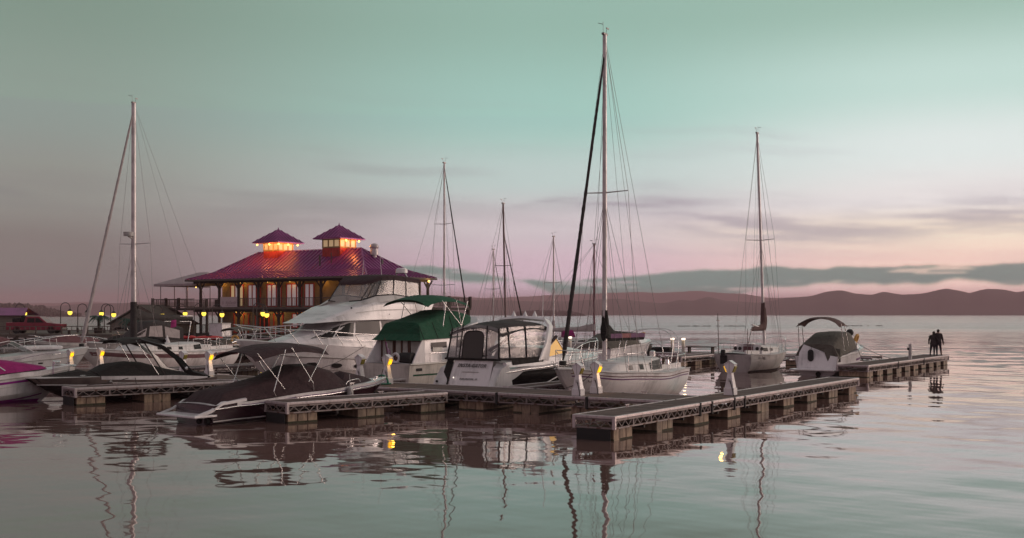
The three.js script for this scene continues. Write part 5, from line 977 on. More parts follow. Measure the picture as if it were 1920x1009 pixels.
// --- cruiser with olive cover on the right ---
{
  const t = boat('motorboat', 'white cruiser with olive grey cover and brown bimini at the far right', 'motorboat', [17.1, 62.9], [21.2, 69.1]), L = t.L;
  const h = new Hull({ L, B: 2.6, sheer: [[0, 1.1], [0.4, 1.3], [0.75, 1.5], [1, 1.62]], keel: -0.4, rake: 1.3, vc: 0.62, chine: 0.9, transom: 0.95, full: 2.4 });
  hullParts(t, h, { side: M.gel, deck: M.gel, rub: M.gelGrey }, { rub: 0.03, rubV: 0.06 });
  parts(t, 'hull_graphic', h.band(0.45, 0.85, s => 0.2 + 0.1 * s, s => 0.28 + 0.08 * s, 0.012), M.stripe);
  parts(t, 'hull_graphic', h.band(0.2, 0.6, s => 0.46, s => 0.5, 0.012), M.maroonPale);
  part(t, 'transom_plate', quads([[V(-0.35, 0.4, -1.0), V(-0.35, 0.4, 1.2)], [V(-0.1, 1.3, -0.95), V(-0.1, 1.0, 1.2)], [V(0.05, 1.75, -0.75), V(0.05, 1.1, 1.1)], [V(0.3, 1.75, -0.7), V(0.3, 1.1, 1.1)]], 0.5), M.gel);
  part(t, 'swim_platform', rbox(0.9, 0.1, 2.5, -0.5, 0.36, 0, 0.04), M.gel);
  part(t, 'stern_fender', [new THREE.CapsuleGeometry(0.17, 0.34, 4, 12).scale(0.6, 1, 1).translate(-0.24, 1.15, -0.25), bar([-0.2, 1.4, -0.25], [-0.05, 1.72, -0.25], 0.012)], M.rubber);
  part(t, 'exhaust', [new THREE.CylinderGeometry(0.14, 0.14, 0.1, 12).rotateZ(Math.PI / 2).translate(-0.3, 0.12, 0.2)], M.rubber);
  const cov = new House([[0.0, 0.1, 1.0, 1.75, 1.28, 0.9], [0.9, 0.9, 1.2, 2.05, 1.28, 0.85], [2.2, 2.3, 1.34, 2.42, 1.26, 0.9], [3.4, 3.5, 1.45, 2.44, 1.2, 0.85], [4.6, 4.1, 1.66, 2.25, 0.95, 0.7]], 0.3);
  part(t, 'mooring_cover', cov.geo(0.8), M.olive);
  part(t, 'cover_skirt', quads([[V(-0.05, 1.5, 0.4), V(0.05, 1.6, 0.8), V(0.3, 1.5, 1.25)], [V(-0.2, 0.85, 0.7), V(-0.12, 0.72, 0.95), V(0.2, 0.8, 1.31)]], 1), M.olive);
  const tb = biminiTop(t, 'bimini_top', 0.2, 1.7, 1.25, 3.32, M.brownCloth, { arc: 0.1, camber: 0.42 });
  for (const sd of [1, -1]) { part(t, 'bimini_strut', bent([[0.5, 2.98, sd * 1.22], [0.9, 1.4, sd * 1.3]], 0.02), M.steel); part(t, 'bimini_strut', bent([[1.1, 2.98, sd * 1.22], [1.7, 1.6, sd * 1.3]], 0.02), M.steel); }
  part(t, 'foredeck', new House([[4.0, 4.1, 1.4, 1.95, 1.15, 0.9], [5.2, 5.1, 1.5, 1.95, 0.9, 0.6], [6.5, 6.4, 1.56, 1.7, 0.45, 0.3]], 0.4).geo(0.9), M.gel);
  part(t, 'life_ring', new THREE.TorusGeometry(0.24, 0.08, 8, 18).rotateX(0.3).translate(5.2, 2.0, 0.7), M.orangeRing);
  part(t, 'searchlight', [new THREE.SphereGeometry(0.22, 10, 8).translate(5.6, 2.35, 0.2), bar([5.6, 1.8, 0.2], [5.6, 2.2, 0.2], 0.04)], M.rubber);
  mooring(world(t, [6.2, 1.6, 0.6]), [22.9, FB + 0.06, -66.8], 0.1, 'dark bow line from the covered cruiser to the far right dock');
  mooring(world(t, [3.6, 1.4, 1.28]), world(t, [3.0, 0.75, 1.75]), 0.05, 'dark spring line of the covered cruiser on the far right');
}
// --- motorboat under a dark cover behind the white sailboat ---
{
  const t = boat('motorboat', 'white motorboat under a dark olive cover behind the white sailboat mast', 'motorboat', [5.3, 71.4], [9.4, 76.7]), L = t.L;
  const h = new Hull({ L, B: 2.5, sheer: [[0, 1.3], [0.5, 1.5], [1, 1.75]], keel: -0.4, rake: 1.2, vc: 0.62, chine: 0.9, transom: 0.95, full: 2.3 });
  hullParts(t, h, { side: M.gel, deck: M.gel, rub: M.gelGrey }, { rub: 0.03, rubV: 0.06 });
  part(t, 'mooring_cover', new House([[-0.1, 0.0, 1.28, 1.7, 1.22, 0.6], [1.0, 1.2, 1.34, 2.2, 1.25, 0.75], [2.8, 2.8, 1.42, 2.32, 1.22, 0.7], [3.8, 3.9, 1.5, 2.2, 1.1, 0.7]], 0.3).geo(0.8), M.olive);
  part(t, 'cabin_top', new House([[3.6, 3.8, 1.5, 2.3, 1.1, 0.85], [4.6, 4.4, 1.58, 2.25, 0.95, 0.7], [5.8, 5.2, 1.66, 1.9, 0.55, 0.4]], 0.4).geo(0.9), M.gel);
  part(t, 'life_ring', new THREE.TorusGeometry(0.2, 0.07, 8, 16).rotateX(1.2).translate(5.2, 2.12, 0.3), M.orangeRing);
}
// --- canvas-topped cruiser by the boathouse gangway ---
{
  const t = boat('motorboat', 'small cruiser with dark curved canvas hood in front of the boathouse', 'motorboat', [-25.2, 86.4], [-30.4, 79.9]), L = t.L;
  const h = new Hull({ L, B: 2.6, sheer: [[0, 1.1], [0.5, 1.2], [1, 1.4]], keel: -0.4, rake: 1.2, vc: 0.62, chine: 0.9, transom: 0.95, full: 2.3 });
  hullParts(t, h, { side: M.gelGrey, deck: M.gelGrey, rub: M.gelGrey }, { rub: 0.03 });
  const hd = new House([[1.0, 0.8, 1.2, 2.5, 1.2, 0.9], [2.6, 2.6, 1.25, 3.0, 1.2, 0.9], [4.2, 3.8, 1.3, 2.9, 1.15, 0.9], [5.6, 4.6, 1.35, 2.2, 0.9, 0.7]], 0.3);
  part(t, 'hood', hd.geo(0.8), M.charcoal);
  parts(t, 'hood_window', [...hd.pane(0.2, 0.95, 0.3, 0.75), ...hd.pane(1.1, 1.9, 0.3, 0.78), ...hd.pane(2.1, 2.8, 0.35, 0.75)], M.sailPale);
  parts(t, 'tower_frame', [1, -1].map(sd => bent([[0.6, 1.2, sd * 1.1], [0.2, 2.9, sd * 1.0], [1.2, 2.9, sd * 1.0]], 0.03)), M.steel);
}
// --- background yachts whose masts stand above the boats in front ---
function farYacht(label, u, Z, topV, o = {}) {
  const x = (u - 960) * Z / FOCAL, top = EYE + (589 - topV) * Z / FOCAL, L = o.L || 8.5, a = (o.dir ?? 1) * 1, hx = a * SP, hZ = a * CP, m = 0.62;
  const mid = o.flat ? [a, 0.15] : [hx, hZ];
  const t = sailboat('sailboat', label, [x - mid[0] * L * m, Z - mid[1] * L * m], [x + mid[0] * L * (1 - m), Z + mid[1] * L * (1 - m)], {
    B: 2.7, sheer: [[0, 1.0], [0.5, 0.98], [1, 1.25]], cab: [0.3, 0.74], cabH: 0.42, windows: [[1, 1.9, 0.4, 0.75], [2.2, 2.8, 0.4, 0.75]], mast: m, mastTop: top, mastR: o.r || 0.075, spreaders: o.spreaders || [[0.55, 0.85]], boom: o.boom || 2.8, boomY: 2.1, cover: o.cover || M.sailPale, collarTop: o.collarTop ?? 2.9, collar: 0.3, furl: o.furl, furlMat: o.furlMat || M.charcoal, furlTop: o.furlTop ?? 0.3, mastMat: o.mat || M.mast, rakeTop: o.rake || 0, lean: o.lean || 0, group: 'yachts moored behind the cruisers', wire: 0.012, bare: o.bare, hull: o.hull });
  return t;
}
farYacht('sailboat with two sets of spreaders whose mast stands right of the boathouse', 833, 86, 306, { spreaders: [[0.32, 1.1], [0.66, 0.85]], furl: 0.06, dir: 1, L: 10, r: 0.085 });
farYacht('sailboat with dark mast and black sail collar behind the dark hulled cruiser', 949, 88, 382, { mat: M.mastDark, cover: M.blackCloth, collarTop: 3.1, furl: 0.06, rake: 0.2, furlTop: 2.4, L: 8.5, r: 0.085, lean: -0.15 });
farYacht('small sailboat with the shortest pale mast behind the dark hulled cruiser', 925, 104, 468, { furl: 0.05, furlMat: M.sailPale, L: 7.5, r: 0.07 });
farYacht('pale sailboat with long white boom moored beyond the cruiser bow', 1038, 98, 444, { L: 9, boom: 3.0 });
{
  const t = farYacht('sailboat with dark red mast and pale sail along its boom', 1114, 96, 458, { mat: M.mastRed, flat: true, dir: 1, L: 9.5, boom: 6.2, collarTop: 2.6, r: 0.09, hull: M.gelGrey });
  part(t, 'spray_hood', new House([[3.2, 3.2, 1.5, 2.0, 0.7, 0.5], [4.2, 4.0, 1.5, 2.1, 0.7, 0.5]], 0.3).geo(0.8), M.magenta);
}

// --- small boats crowding the water before the boathouse ---
function runabout(label, stern, bow, hullMat, coverMat, o = {}) {
  const t = boat('motorboat', label, 'motorboat', stern, bow, 'small boats before the boathouse'), L = t.L;
  const h = new Hull({ L, B: 2.2, sheer: [[0, 0.85], [0.5, 1.0], [1, 1.2]], keel: -0.35, rake: 1.1, vc: 0.6, chine: 0.88, full: 2.3 });
  hullParts(t, h, { side: hullMat, deck: M.gel, rub: M.gelGrey }, { rub: 0.03, rubV: 0.15 });
  part(t, 'mooring_cover', new House([[0.2, 0.3, 0.9, 1.2, 1.0, 0.7], [L * 0.35, L * 0.35, 0.98, 1.6, 1.04, 0.6], [L * 0.55, L * 0.55, 1.02, 1.7, 1.0, 0.6], [L * 0.8, L * 0.78, 1.1, 1.3, 0.6, 0.35]], 0.35).geo(0.9), coverMat);
  if (o.top) { biminiTop(t, 'bimini_top', L * 0.2, L * 0.55, 1.0, 2.5, coverMat, { arc: 0.12 }); for (const sd of [1, -1]) part(t, 'bimini_strut', [bent([[L * 0.25, 2.3, sd], [L * 0.4, 1.0, sd * 1.04]], 0.02), bent([[L * 0.52, 2.3, sd], [L * 0.4, 1.0, sd * 1.04]], 0.02)], M.steel); }
  part(t, 'bow_rail', tube([[L * 0.7, 1.25, -0.7], [L * 0.9, 1.6, -0.35], [L + 0.02, 1.65, 0], [L * 0.9, 1.6, 0.35], [L * 0.7, 1.25, 0.7]], 0.018, 24), M.steel);
}
runabout('small white runabout with black cover left of the boathouse gangway', [-30.2, 95.6], [-34.6, 90.8], M.gel, M.blackCloth, { top: true });
runabout('small grey runabout with maroon cover moored before the shore wharf', [-36.4, 99.5], [-41.0, 95.0], M.gelGrey, M.maroonPale, {});
runabout('small dark hulled runabout with olive cover beside the low pale dock', [-19.4, 88.4], [-23.6, 83.4], M.blackHull, M.olive, { top: true });

// ---------- boathouse: x to the right along its front, z towards the docks, origin at the front right eave corner ----------
{
  const EL = 29, EW = 12.1, YE = 7.6, YD = 4.26, YG = 1.15, IN = 0.75;
  const t = thing('boathouse', 'two storey boathouse restaurant with purple metal hip roof and two lit cupolas', 'building', [-15.4, 0, -118.8], -PHI);
  const lamp = (x, y, z, cd, m = M.bulb, c = [1, 0.6, 0.16], r = 0.1) => { part(t, 'lamp_bulb', new THREE.SphereGeometry(r, 10, 8).translate(x, y, z), m); lampLight(t, x, y, z, c, cd, r); };
  // roof: hip with a flatter skirt
  const yb = 8.42, ib = 2.3, yr = 10.95, rx0 = -22.8, rx1 = -6.15, rz = -EW / 2;
  const eave = [[-EL, 0], [0, 0], [0, -EW], [-EL, -EW]], brk = [[-EL + ib, -ib], [-ib, -ib], [-ib, -EW + ib], [-EL + ib, -EW + ib]], ridge = [[rx0, rz], [rx1, rz], [rx1, rz], [rx0, rz]];
  const rf = new THREE.Group(); rf.name = 'roof'; t.add(rf);
  for (let k = 0; k < 4; k++) {
    const a = eave[k], b = eave[(k + 1) % 4], c = brk[(k + 1) % 4], d = brk[k], e = ridge[k], f = ridge[(k + 1) % 4];
    const p = (q, y) => V(q[0], y, q[1]);
    part(rf, 'roof_slope', [quads([[p(a, YE), p(b, YE)], [p(d, yb), p(c, yb)]], 0.1), quads([[p(d, yb), p(c, yb)], [p(e, yr), p(f, yr)]], 0.1)], M.roof);
    // standing seams, upright to the eave
    const len = Math.hypot(b[0] - a[0], b[1] - a[1]), ux = (b[0] - a[0]) / len, uz = (b[1] - a[1]) / len, nx = uz, nz = -ux, half = EW / 2, seams = [], span = k % 2 ? rx1 : 0;
    for (let s = 0.4; s < len; s += 0.62) {
      const reach = Math.min(s, len - s, half), run = Math.min(reach, k % 2 ? 6.15 : half), P = (r, y) => V(a[0] + ux * s - nx * -r * -1, y + 0.03, a[1] + uz * s - nz * -r * -1), inx = k === 0 ? [0, -1] : k === 1 ? [-1, 0] : k === 2 ? [0, 1] : [1, 0], Q = (r, y) => V(a[0] + ux * s + inx[0] * r, y + 0.03, a[1] + uz * s + inx[1] * r), full = k % 2 ? (k === 1 ? 6.15 : EL - 22.8) : half;
      const lim = k % 2 ? Math.min(s, len - s) * full / half : Math.min(s * half / (k === 0 ? EL - 22.8 : 6.15), (len - s) * half / (k === 0 ? 6.15 : EL - 22.8), half), yAt = r => r < ib ? lerp(YE, yb, r / ib) : lerp(yb, yr, (r - ib) / (full - ib)), R1 = Math.min(lim, full);
      if (R1 < 0.3) continue;
      seams.push(beam(Q(0, YE), Q(Math.min(R1, ib), yAt(Math.min(R1, ib))), 0.07, 0.12)); if (R1 > ib + 0.1) seams.push(beam(Q(ib, yb), Q(R1, yAt(R1)), 0.07, 0.12));
    }
    stuff(part(rf, 'standing_seams', seams, M.roof));
    part(rf, 'hip_cap', [beam(p(a, YE + 0.05), p(d, yb + 0.06), 0.16, 0.06), beam(p(d, yb + 0.06), p(e, yr + 0.06), 0.16, 0.06)], M.roof);
    part(rf, 'fascia', beam(p(a, YE - 0.12), p(b, YE - 0.12), 0.08, 0.2), M.timberPale);
  }
  part(rf, 'ridge_cap', beam([rx0, yr + 0.07, rz], [rx1, yr + 0.07, rz], 0.22, 0.06), M.roof);
  part(rf, 'soffit', box(EL - 0.3, 0.05, EW - 0.3, -EL / 2, YE - 0.2, -EW / 2), M.timber);
  part(rf, 'vent_pipe', [bar([-9.3, 8.9, -2.6], [-9.3, 10.1, -2.6], 0.1), bar([-8.3, 9.2, -3.4], [-8.3, 10.4, -3.4], 0.06)], M.lead);
  part(rf, 'exhaust_fan', [new THREE.CylinderGeometry(0.42, 0.5, 0.75, 14).translate(-4.7, 10.55, -6.6), new THREE.SphereGeometry(0.52, 14, 10).scale(1, 0.75, 1).translate(-4.7, 11.1, -6.6), bar([-4.7, 9.4, -6.6], [-4.7, 10.4, -6.6], 0.3)], M.alu);
  part(rf, 'vent_stub', beam([-2.4, 9.0, -5.3], [-2.4, 9.55, -5.3], 0.14, 0.2), M.lead);
  // cupolas
  for (const [cx, w, base, top, ov, apex, lampsAt] of [[-19.4, 2.45, 9.5, 12.05, 4.4, 13.7, [[-0.9, 1], [0.2, 1], [1, 0.95], [1, 0.1], [1.0, -0.75]]], [-9.55, 2.7, 9.5, 12.15, 4.3, 13.78, [[1, 0.5], [1, -0.6]]]]) {
    const cu = new THREE.Group(); cu.name = 'cupola'; cu.position.set(cx, 0, rz); t.add(cu);
    const h = w / 2, yw = base + (top - base) * 0.58;
    part(cu, 'wall', box(w, yw - base, w, 0, (yw + base) / 2, 0), M.redSiding);
    for (const q of [0, 1, 2, 3]) { const a = q * Math.PI / 2, bt = []; for (let i = -3; i <= 3; i++) bt.push(box(0.06, yw - base, 0.04, i * w / 6.4, (yw + base) / 2, h + 0.02).rotateY(a)); stuff(part(cu, 'wall_batten', bt, M.redSiding));
      for (let i = -1; i <= 1; i++) part(cu, 'window_pane', rbox(w / 3 - 0.2, top - yw - 0.36, 0.05, i * w / 3.15, (top + yw) / 2 - 0.02, h - 0.05, 0.01).rotateY(a), M.lit);
      part(cu, 'window_frame', [box(w + 0.06, 0.16, 0.1, 0, yw + 0.08, h - 0.02), box(w + 0.04, 0.2, 0.1, 0, top - 0.1, h - 0.02), ...[-1.5, -0.5, 0.5, 1.5].map(i => box(0.15, top - yw - 0.37, 0.09, i * w / 3.1, (top + yw) / 2 - 0.02, h - 0.02))].map(g => g.rotateY(a)), M.ochre); }
    part(cu, 'core', box(w - 0.3, top - yw, w - 0.3, 0, (top + yw) / 2, 0), M.ochre);
    const o = ov / 2, ap = V(0, apex, 0), cs = [[-o, o], [o, o], [o, -o], [-o, -o]];
    const cr = part(cu, 'cupola_roof', cs.map((c, i) => { const d = cs[(i + 1) % 4]; return quads([[V(c[0], top, c[1]), V(d[0], top, d[1])], [ap, ap]], 0.1); }), M.roof);
    part(cr, 'soffit', box(ov - 0.06, 0.1, ov - 0.06, 0, top - 0.06, 0), M.roof);
    part(cr, 'finial', new THREE.ConeGeometry(0.1, 0.3, 8).translate(0, apex + 0.1, 0), M.roof);
    const sm = []; cs.forEach((c, i) => { const d = cs[(i + 1) % 4]; for (let k = 1; k < 9; k++) { const f = k / 9, m = 1 - Math.abs(2 * f - 1), p = V(lerp(c[0], d[0], f), top, lerp(c[1], d[1], f)), mid = V((c[0] + d[0]) / 2, top, (c[1] + d[1]) / 2), q = V(p.x - mid.x * m, lerp(top, apex, m), p.z - mid.z * m); sm.push(beam(p.add(V(0, 0.03, 0)), q.add(V(0, 0.03, 0)), 0.06, 0.1)); } });
    stuff(part(cr, 'standing_seams', sm, M.roof));
    for (const [a, b] of lampsAt) { const x = cx + a * (h + 0.62), z = rz + b * (h + 0.62); lamp(x, top - 0.3, z, 8, M.bulb, [1, 0.36, 0.05], 0.12); }
  }
  // floors
  part(t, 'upper_floor', box(EL - 0.6, 0.3, EW - 0.6, -EL / 2, YD - 0.15, -EW / 2), M.timber);
  part(t, 'lower_floor', box(EL + 2, 0.3, EW + 2, -EL / 2, YG - 0.15, -EW / 2), M.timber);
  part(t, 'pontoon', box(EL + 1.6, 1.1, EW + 1.6, -EL / 2, 0.38, -EW / 2), M.darkSteel);
  // veranda posts with curved braces, front and right
  const posts = []; for (let i = 0; i <= 8; i++) posts.push([-EL + IN + 1.2 + i * (EL - 2 * IN - 1.2) / 8, -IN, 1, 0]);
  for (let i = 1; i <= 3; i++) posts.push([-IN, -IN - i * (EW - 2 * IN) / 3, 0, 1]);
  for (let i = 1; i <= 2; i++) posts.push([-EL + IN + 1.2, -IN - i * 4, 0, 1]);
  for (const [x, z, ax, az] of posts) {
    for (const [y0, y1] of [[YG, YD - 0.3], [YD, YE - 0.22]]) {
      part(t, 'veranda_post', box(0.24, y1 - y0, 0.24, x, (y0 + y1) / 2, z), M.timber);
      const br = []; for (const s of [1, -1]) br.push(beam([x + ax * s * 0.08, y1 - 0.95, z + az * s * 0.08], [x + ax * s * 0.82, y1 - 0.06, z + az * s * 0.82], 0.12, 0.14));
      part(t, 'post_brace', br, M.timber);
    }
  }
  for (const y of [YE - 0.34, YD - 0.42]) { part(t, 'lintel', beam([-EL + IN, y, -IN], [-IN, y, -IN], 0.2, 0.26), M.timber); part(t, 'lintel', beam([-IN, y, -IN - 0.12], [-IN, y, -EW + IN], 0.2, 0.26), M.timber); }
  part(t, 'deck_fascia', [beam([-EL, YD - 0.1, -0.3], [0, YD - 0.1, -0.3], 0.06, 0.26), beam([-0.3, YD - 0.1, -0.35], [-0.3, YD - 0.1, -EW], 0.06, 0.26)], M.timberPale);
  // railings: rails and balusters for each bay of the front
  function bay(p, q, y, skip) {
    const P = arr([p[0], y, p[1]]), Q = arr([q[0], y, q[1]]), g = new THREE.Group(); g.name = 'railing'; t.add(g);
    const up = (v, h) => v.clone().add(V(0, h, 0)); part(g, 'handrail', beam(up(P, 1.04), up(Q, 1.04), 0.1, 0.07), M.timberPale); part(g, 'bottom_rail', beam(up(P, 0.14), up(Q, 0.14), 0.06, 0.06), M.timberPale);
    if (skip) return; const n = Math.max(4, Math.round(P.distanceTo(Q) / 0.24)), b = []; for (let i = 1; i < n; i++) { const c = P.clone().lerp(Q, i / n); b.push(box(0.045, 0.86, 0.045, c.x, y + 0.59, c.z)); } stuff(part(g, 'balusters', b, M.timberPale));
  }
  for (let i = 0; i < 8; i++) bay([posts[i][0] + 0.13, -IN], [posts[i + 1][0] - 0.13, -IN], YD, false);
  for (let i = 0; i < 8; i++) if (i % 2 === 0) bay([posts[i][0] + 0.13, -IN], [posts[i + 1][0] - 0.13, -IN], YG, false);
  // inner walls, upper and lower storey
  const WZ = -3.0;
  function wall(y0, y1, panels, m) {
    part(t, 'front_wall', box(EL - 5.4, y1 - y0, 0.2, -EL / 2 + 0.6, (y0 + y1) / 2, WZ), m);
    for (const [x0, x1, kind] of panels) {
      const w = x1 - x0, cx = (x0 + x1) / 2, top = y1 - 0.45, g = new THREE.Group(); g.name = kind === 'door' ? 'door' : 'window'; t.add(g);
      const bot = kind === 'window' ? y0 + 0.75 : y0 + 0.1, n = Math.max(1, Math.round(w / 0.85));
      part(g, 'frame', [box(w, 0.14, 0.12, cx, top, WZ + 0.15), box(w, 0.12, 0.12, cx, bot, WZ + 0.15), ...Array.from({ length: n + 1 }, (_, i) => box(0.13, top - bot - 0.13, 0.12, x0 + 0.06 + i * (w - 0.12) / n, (top + bot) / 2 - 0.005, WZ + 0.15))], M.redTrim);
      if (kind === 'window') part(g, 'glazing_bar', [box(w - 0.2, 0.07, 0.08, cx, (top + bot) / 2, WZ + 0.145)], M.redTrim);
      for (let i = 0; i < n; i++) part(g, 'pane', box(w / n - 0.14, top - bot - 0.14, 0.03, x0 + (i + 0.5) * w / n, (top + bot) / 2, WZ + 0.125), (kind === 'lit' && i % 2 === 0) ? M.lit : kind === 'ochre' ? M.ochre : kind === 'dim' ? M.glass : M.litWhite);
    }
  }
  wall(YD, YE - 0.22, [[-24.2, -21.9, 'lit'], [-21.2, -19.0, 'door'], [-18.0, -15.6, 'door'], [-14.8, -12.3, 'door'], [-11.9, -10.4, 'door']], M.ochre);
  wall(YG, YD - 0.3, [[-23.6, -21.0, 'ochre'], [-19.9, -17.6, 'dim'], [-16.9, -15.3, 'ochre'], [-13.9, -11.3, 'window'], [-10.4, -7.9, 'window'], [-7.2, -5.0, 'window']], M.siding);
  part(t, 'side_wall', box(0.2, YE - 0.24 - YG, EW - 3.4, -EL + 3.3, (YE + YG) / 2, -EW / 2 - 1.4), M.siding);
  part(t, 'back_wall', box(EL - 5.4, YE - 0.24 - YG, 0.2, -EL / 2 + 0.6, (YE + YG) / 2, -EW + 0.4), M.siding);
  // enclosed grey block at the right side
  const gb = part(t, 'stair_block', box(3.0, YE - 0.28 - YG, 5.4, -1.72, (YE - 0.28 + YG) / 2, -6.3), M.siding);
  const sd = []; for (let y = YG + 0.2; y < YE - 0.3; y += 0.24) sd.push(box(3.02, 0.018, 5.43, -1.72, y, -6.3)); stuff(part(gb, 'siding_joints', sd, M.sidingDark));
  part(t, 'inner_wall', box(0.2, YE - 0.24 - YG, 4.4, -3.2, (YE + YG) / 2, -5.2), M.siding);
  // warm veranda lamps under both ceilings
  for (const x of [-25.5, -21.8, -17.2, -13.6, -8.8, -5.2]) lamp(x, YE - 0.36, -2.2, 1.7, M.bulb, [1, 0.5, 0.1], 0.09);
  for (const x of [-22.4, -18.2, -15.9, -12, -8.6]) lamp(x, YD - 0.5, -2.1, 2.4, M.bulb, [1, 0.52, 0.1], 0.09);
  lamp(0.15, YE - 0.42, -1.3, 2.2, M.bulb, [1, 0.6, 0.2], 0.13); lamp(0.15, YE - 0.4, -10.4, 2.2, M.bulb, [1, 0.6, 0.2], 0.13);
  // banner on the railing
  { const c = document.createElement('canvas'); c.width = 512; c.height = 224; const x = c.getContext('2d'); x.fillStyle = '#d8c9cc'; x.fillRect(0, 0, 512, 224); x.strokeStyle = '#a48f94'; x.fillStyle = '#a48f94'; x.lineWidth = 7; x.beginPath(); x.moveTo(60, 160); x.bezierCurveTo(40, 90, 90, 60, 100, 110); x.bezierCurveTo(110, 160, 60, 150, 70, 110); x.stroke(); x.font = 'italic bold 92px serif'; x.fillText('Splash', 150, 150); x.beginPath(); x.moveTo(150, 175); x.bezierCurveTo(240, 195, 330, 160, 440, 178); x.stroke();
    const tex = new THREE.CanvasTexture(c); tex.colorSpace = THREE.SRGBColorSpace; const m = mat([0.8, 0.76, 0.77], 0.7); m.map = tex;
    const g = new THREE.PlaneGeometry(3.0, 1.25), o = new THREE.Mesh(g, m); o.name = 'railing_banner'; o.userData.label = 'pale banner with a script name tied to the railing'; o.position.set(posts[2][0] - 1.5, YD + 0.58, -IN + 0.12); t.add(o);
    part(t, 'banner_board', box(3.04, 1.29, 0.04, posts[2][0] - 1.5, YD + 0.58, -IN + 0.09), M.sailPale); }
  part(t, 'planter', rbox(1.4, 0.9, 0.7, posts[1][0] - 0.5, YD + 0.5, -IN - 0.6, 0.05), M.timber);
  // open terrace on the left with a tent roof, and one on the right
  const ter = (x0, x1, z0, z1) => part(t, 'terrace_deck', box(x1 - x0, 0.26, z1 - z0, (x0 + x1) / 2, YD - 0.2, (z0 + z1) / 2), M.timber);
  ter(-36.2, -EL + 0.25, -9.5, -0.6); ter(-0.25, 4.6, -12.5, -4.4);
  for (const [a, b] of [[[-36, -0.75], [-33.6, -0.75]], [[-33.4, -0.75], [-31.2, -0.75]], [[-31, -0.75], [-28.2, -0.75]], [[-36, -0.9], [-36, -4.6]], [[-36, -4.8], [-36, -9.3]]]) bay(a, b, YD, false);
  for (const [a, b] of [[[0.1, -4.6], [2.2, -4.6]], [[2.4, -4.6], [4.3, -4.6]], [[4.5, -4.8], [4.5, -8.4]], [[4.5, -8.6], [4.5, -12.2]], [[4.5, -12.4], [0, -12.4]]]) bay(a, b, YD, false);
  for (const [x, z] of [[-36, -0.8], [-33.5, -0.8], [-31.1, -0.8], [-36, -4.7], [-36, -9.3], [0.1, -4.6], [2.3, -4.6], [4.5, -4.6], [4.5, -8.5], [4.5, -12.4]]) part(t, 'newel_post', box(0.26, 1.25, 0.26, x, YD + 0.55, z), M.timber);
  for (const [x, z] of [[-35.5, -1], [-35.5, -9], [-30, -9], [2.3, -4.5], [4.4, -12.2], [4.4, -4.8]]) part(t, 'terrace_pile', box(0.26, YD - 0.3, 0.26, x, (YD - 0.3) / 2, z), M.timber);
  const tent = new THREE.Group(); tent.name = 'tent_canopy'; t.add(tent);
  { const x0 = -36.3, x1 = -28.4, z0 = -10.2, z1 = -1.2, y = 7.2, ap = [V(-33.2, 8.75, -5.7), V(-31.5, 8.75, -5.7)], cs = [V(x0, y, z1), V(x1, y, z1), V(x1, y, z0), V(x0, y, z0)];
    part(tent, 'tent_roof', [quads([[cs[0], cs[1]], [ap[0], ap[1]]], 0.2), quads([[cs[1], cs[2]], [ap[1], ap[1]]], 0.2), quads([[cs[2], cs[3]], [ap[1], ap[0]]], 0.2), quads([[cs[3], cs[0]], [ap[0], ap[0]]], 0.2)], M.tent);
    part(tent, 'valance', [beam(cs[0].clone().setY(y - 0.14), cs[1].clone().setY(y - 0.14), 0.03, 0.28), beam(cs[1].clone().setY(y - 0.14), cs[2].clone().setY(y - 0.14), 0.03, 0.28), beam(cs[3].clone().setY(y - 0.14), cs[0].clone().setY(y - 0.14), 0.03, 0.28)], M.tent);
    for (const [x, z] of [[-35.6, -1.7], [-33, -1.7], [-30.6, -1.7], [-35.6, -9.6], [-33, -9.6], [-30.6, -9.6], [-35.6, -5.7]]) part(tent, 'tent_pole', bar([x, YD - 0.05, z], [x, y, z], 0.05), M.mastDark); lamp(-29.6, 6.75, -2.2, 2.4, M.bulb, [1, 0.5, 0.1], 0.07); }
}
// grey gabled shed at the left end of the boathouse
{
  const t = thing('shed', 'grey gabled shed beneath the left end of the boathouse terrace', 'shed', [-44.5, 0, -134], -PHI + 0.25);
  const sh = new THREE.Shape(); sh.moveTo(-4.4, 0.6); sh.lineTo(4.4, 0.6); sh.lineTo(4.4, 2.2); sh.lineTo(0, 4.35); sh.lineTo(-4.4, 2.2); sh.closePath();
  part(t, 'wall', new THREE.ExtrudeGeometry(sh, { depth: 5, bevelEnabled: false }).translate(0, 0, -5), M.siding);
  for (const s of [1, -1]) part(t, 'roof_slope', beam([s * 2.35, 3.35, 0.3], [s * 2.35, 3.35, -5.3], 5.3, 0.12).rotateZ(0).applyMatrix4(new THREE.Matrix4().makeTranslation(s * 2.35, 3.35, 0)).applyMatrix4(new THREE.Matrix4().makeTranslation(-s * 4.7, -6.7, 0)).applyMatrix4(new THREE.Matrix4().makeTranslation(0, 0, 0)).translate(-s * 0, 0, 0).applyMatrix4(new THREE.Matrix4().makeRotationZ(-s * 0.455)).translate(s * 2.3, 3.4, 0), M.sidingDark);
  part(t, 'door', rbox(1.1, 1.9, 0.06, -1.4, 1.6, 0.03, 0.02), M.timber);
}

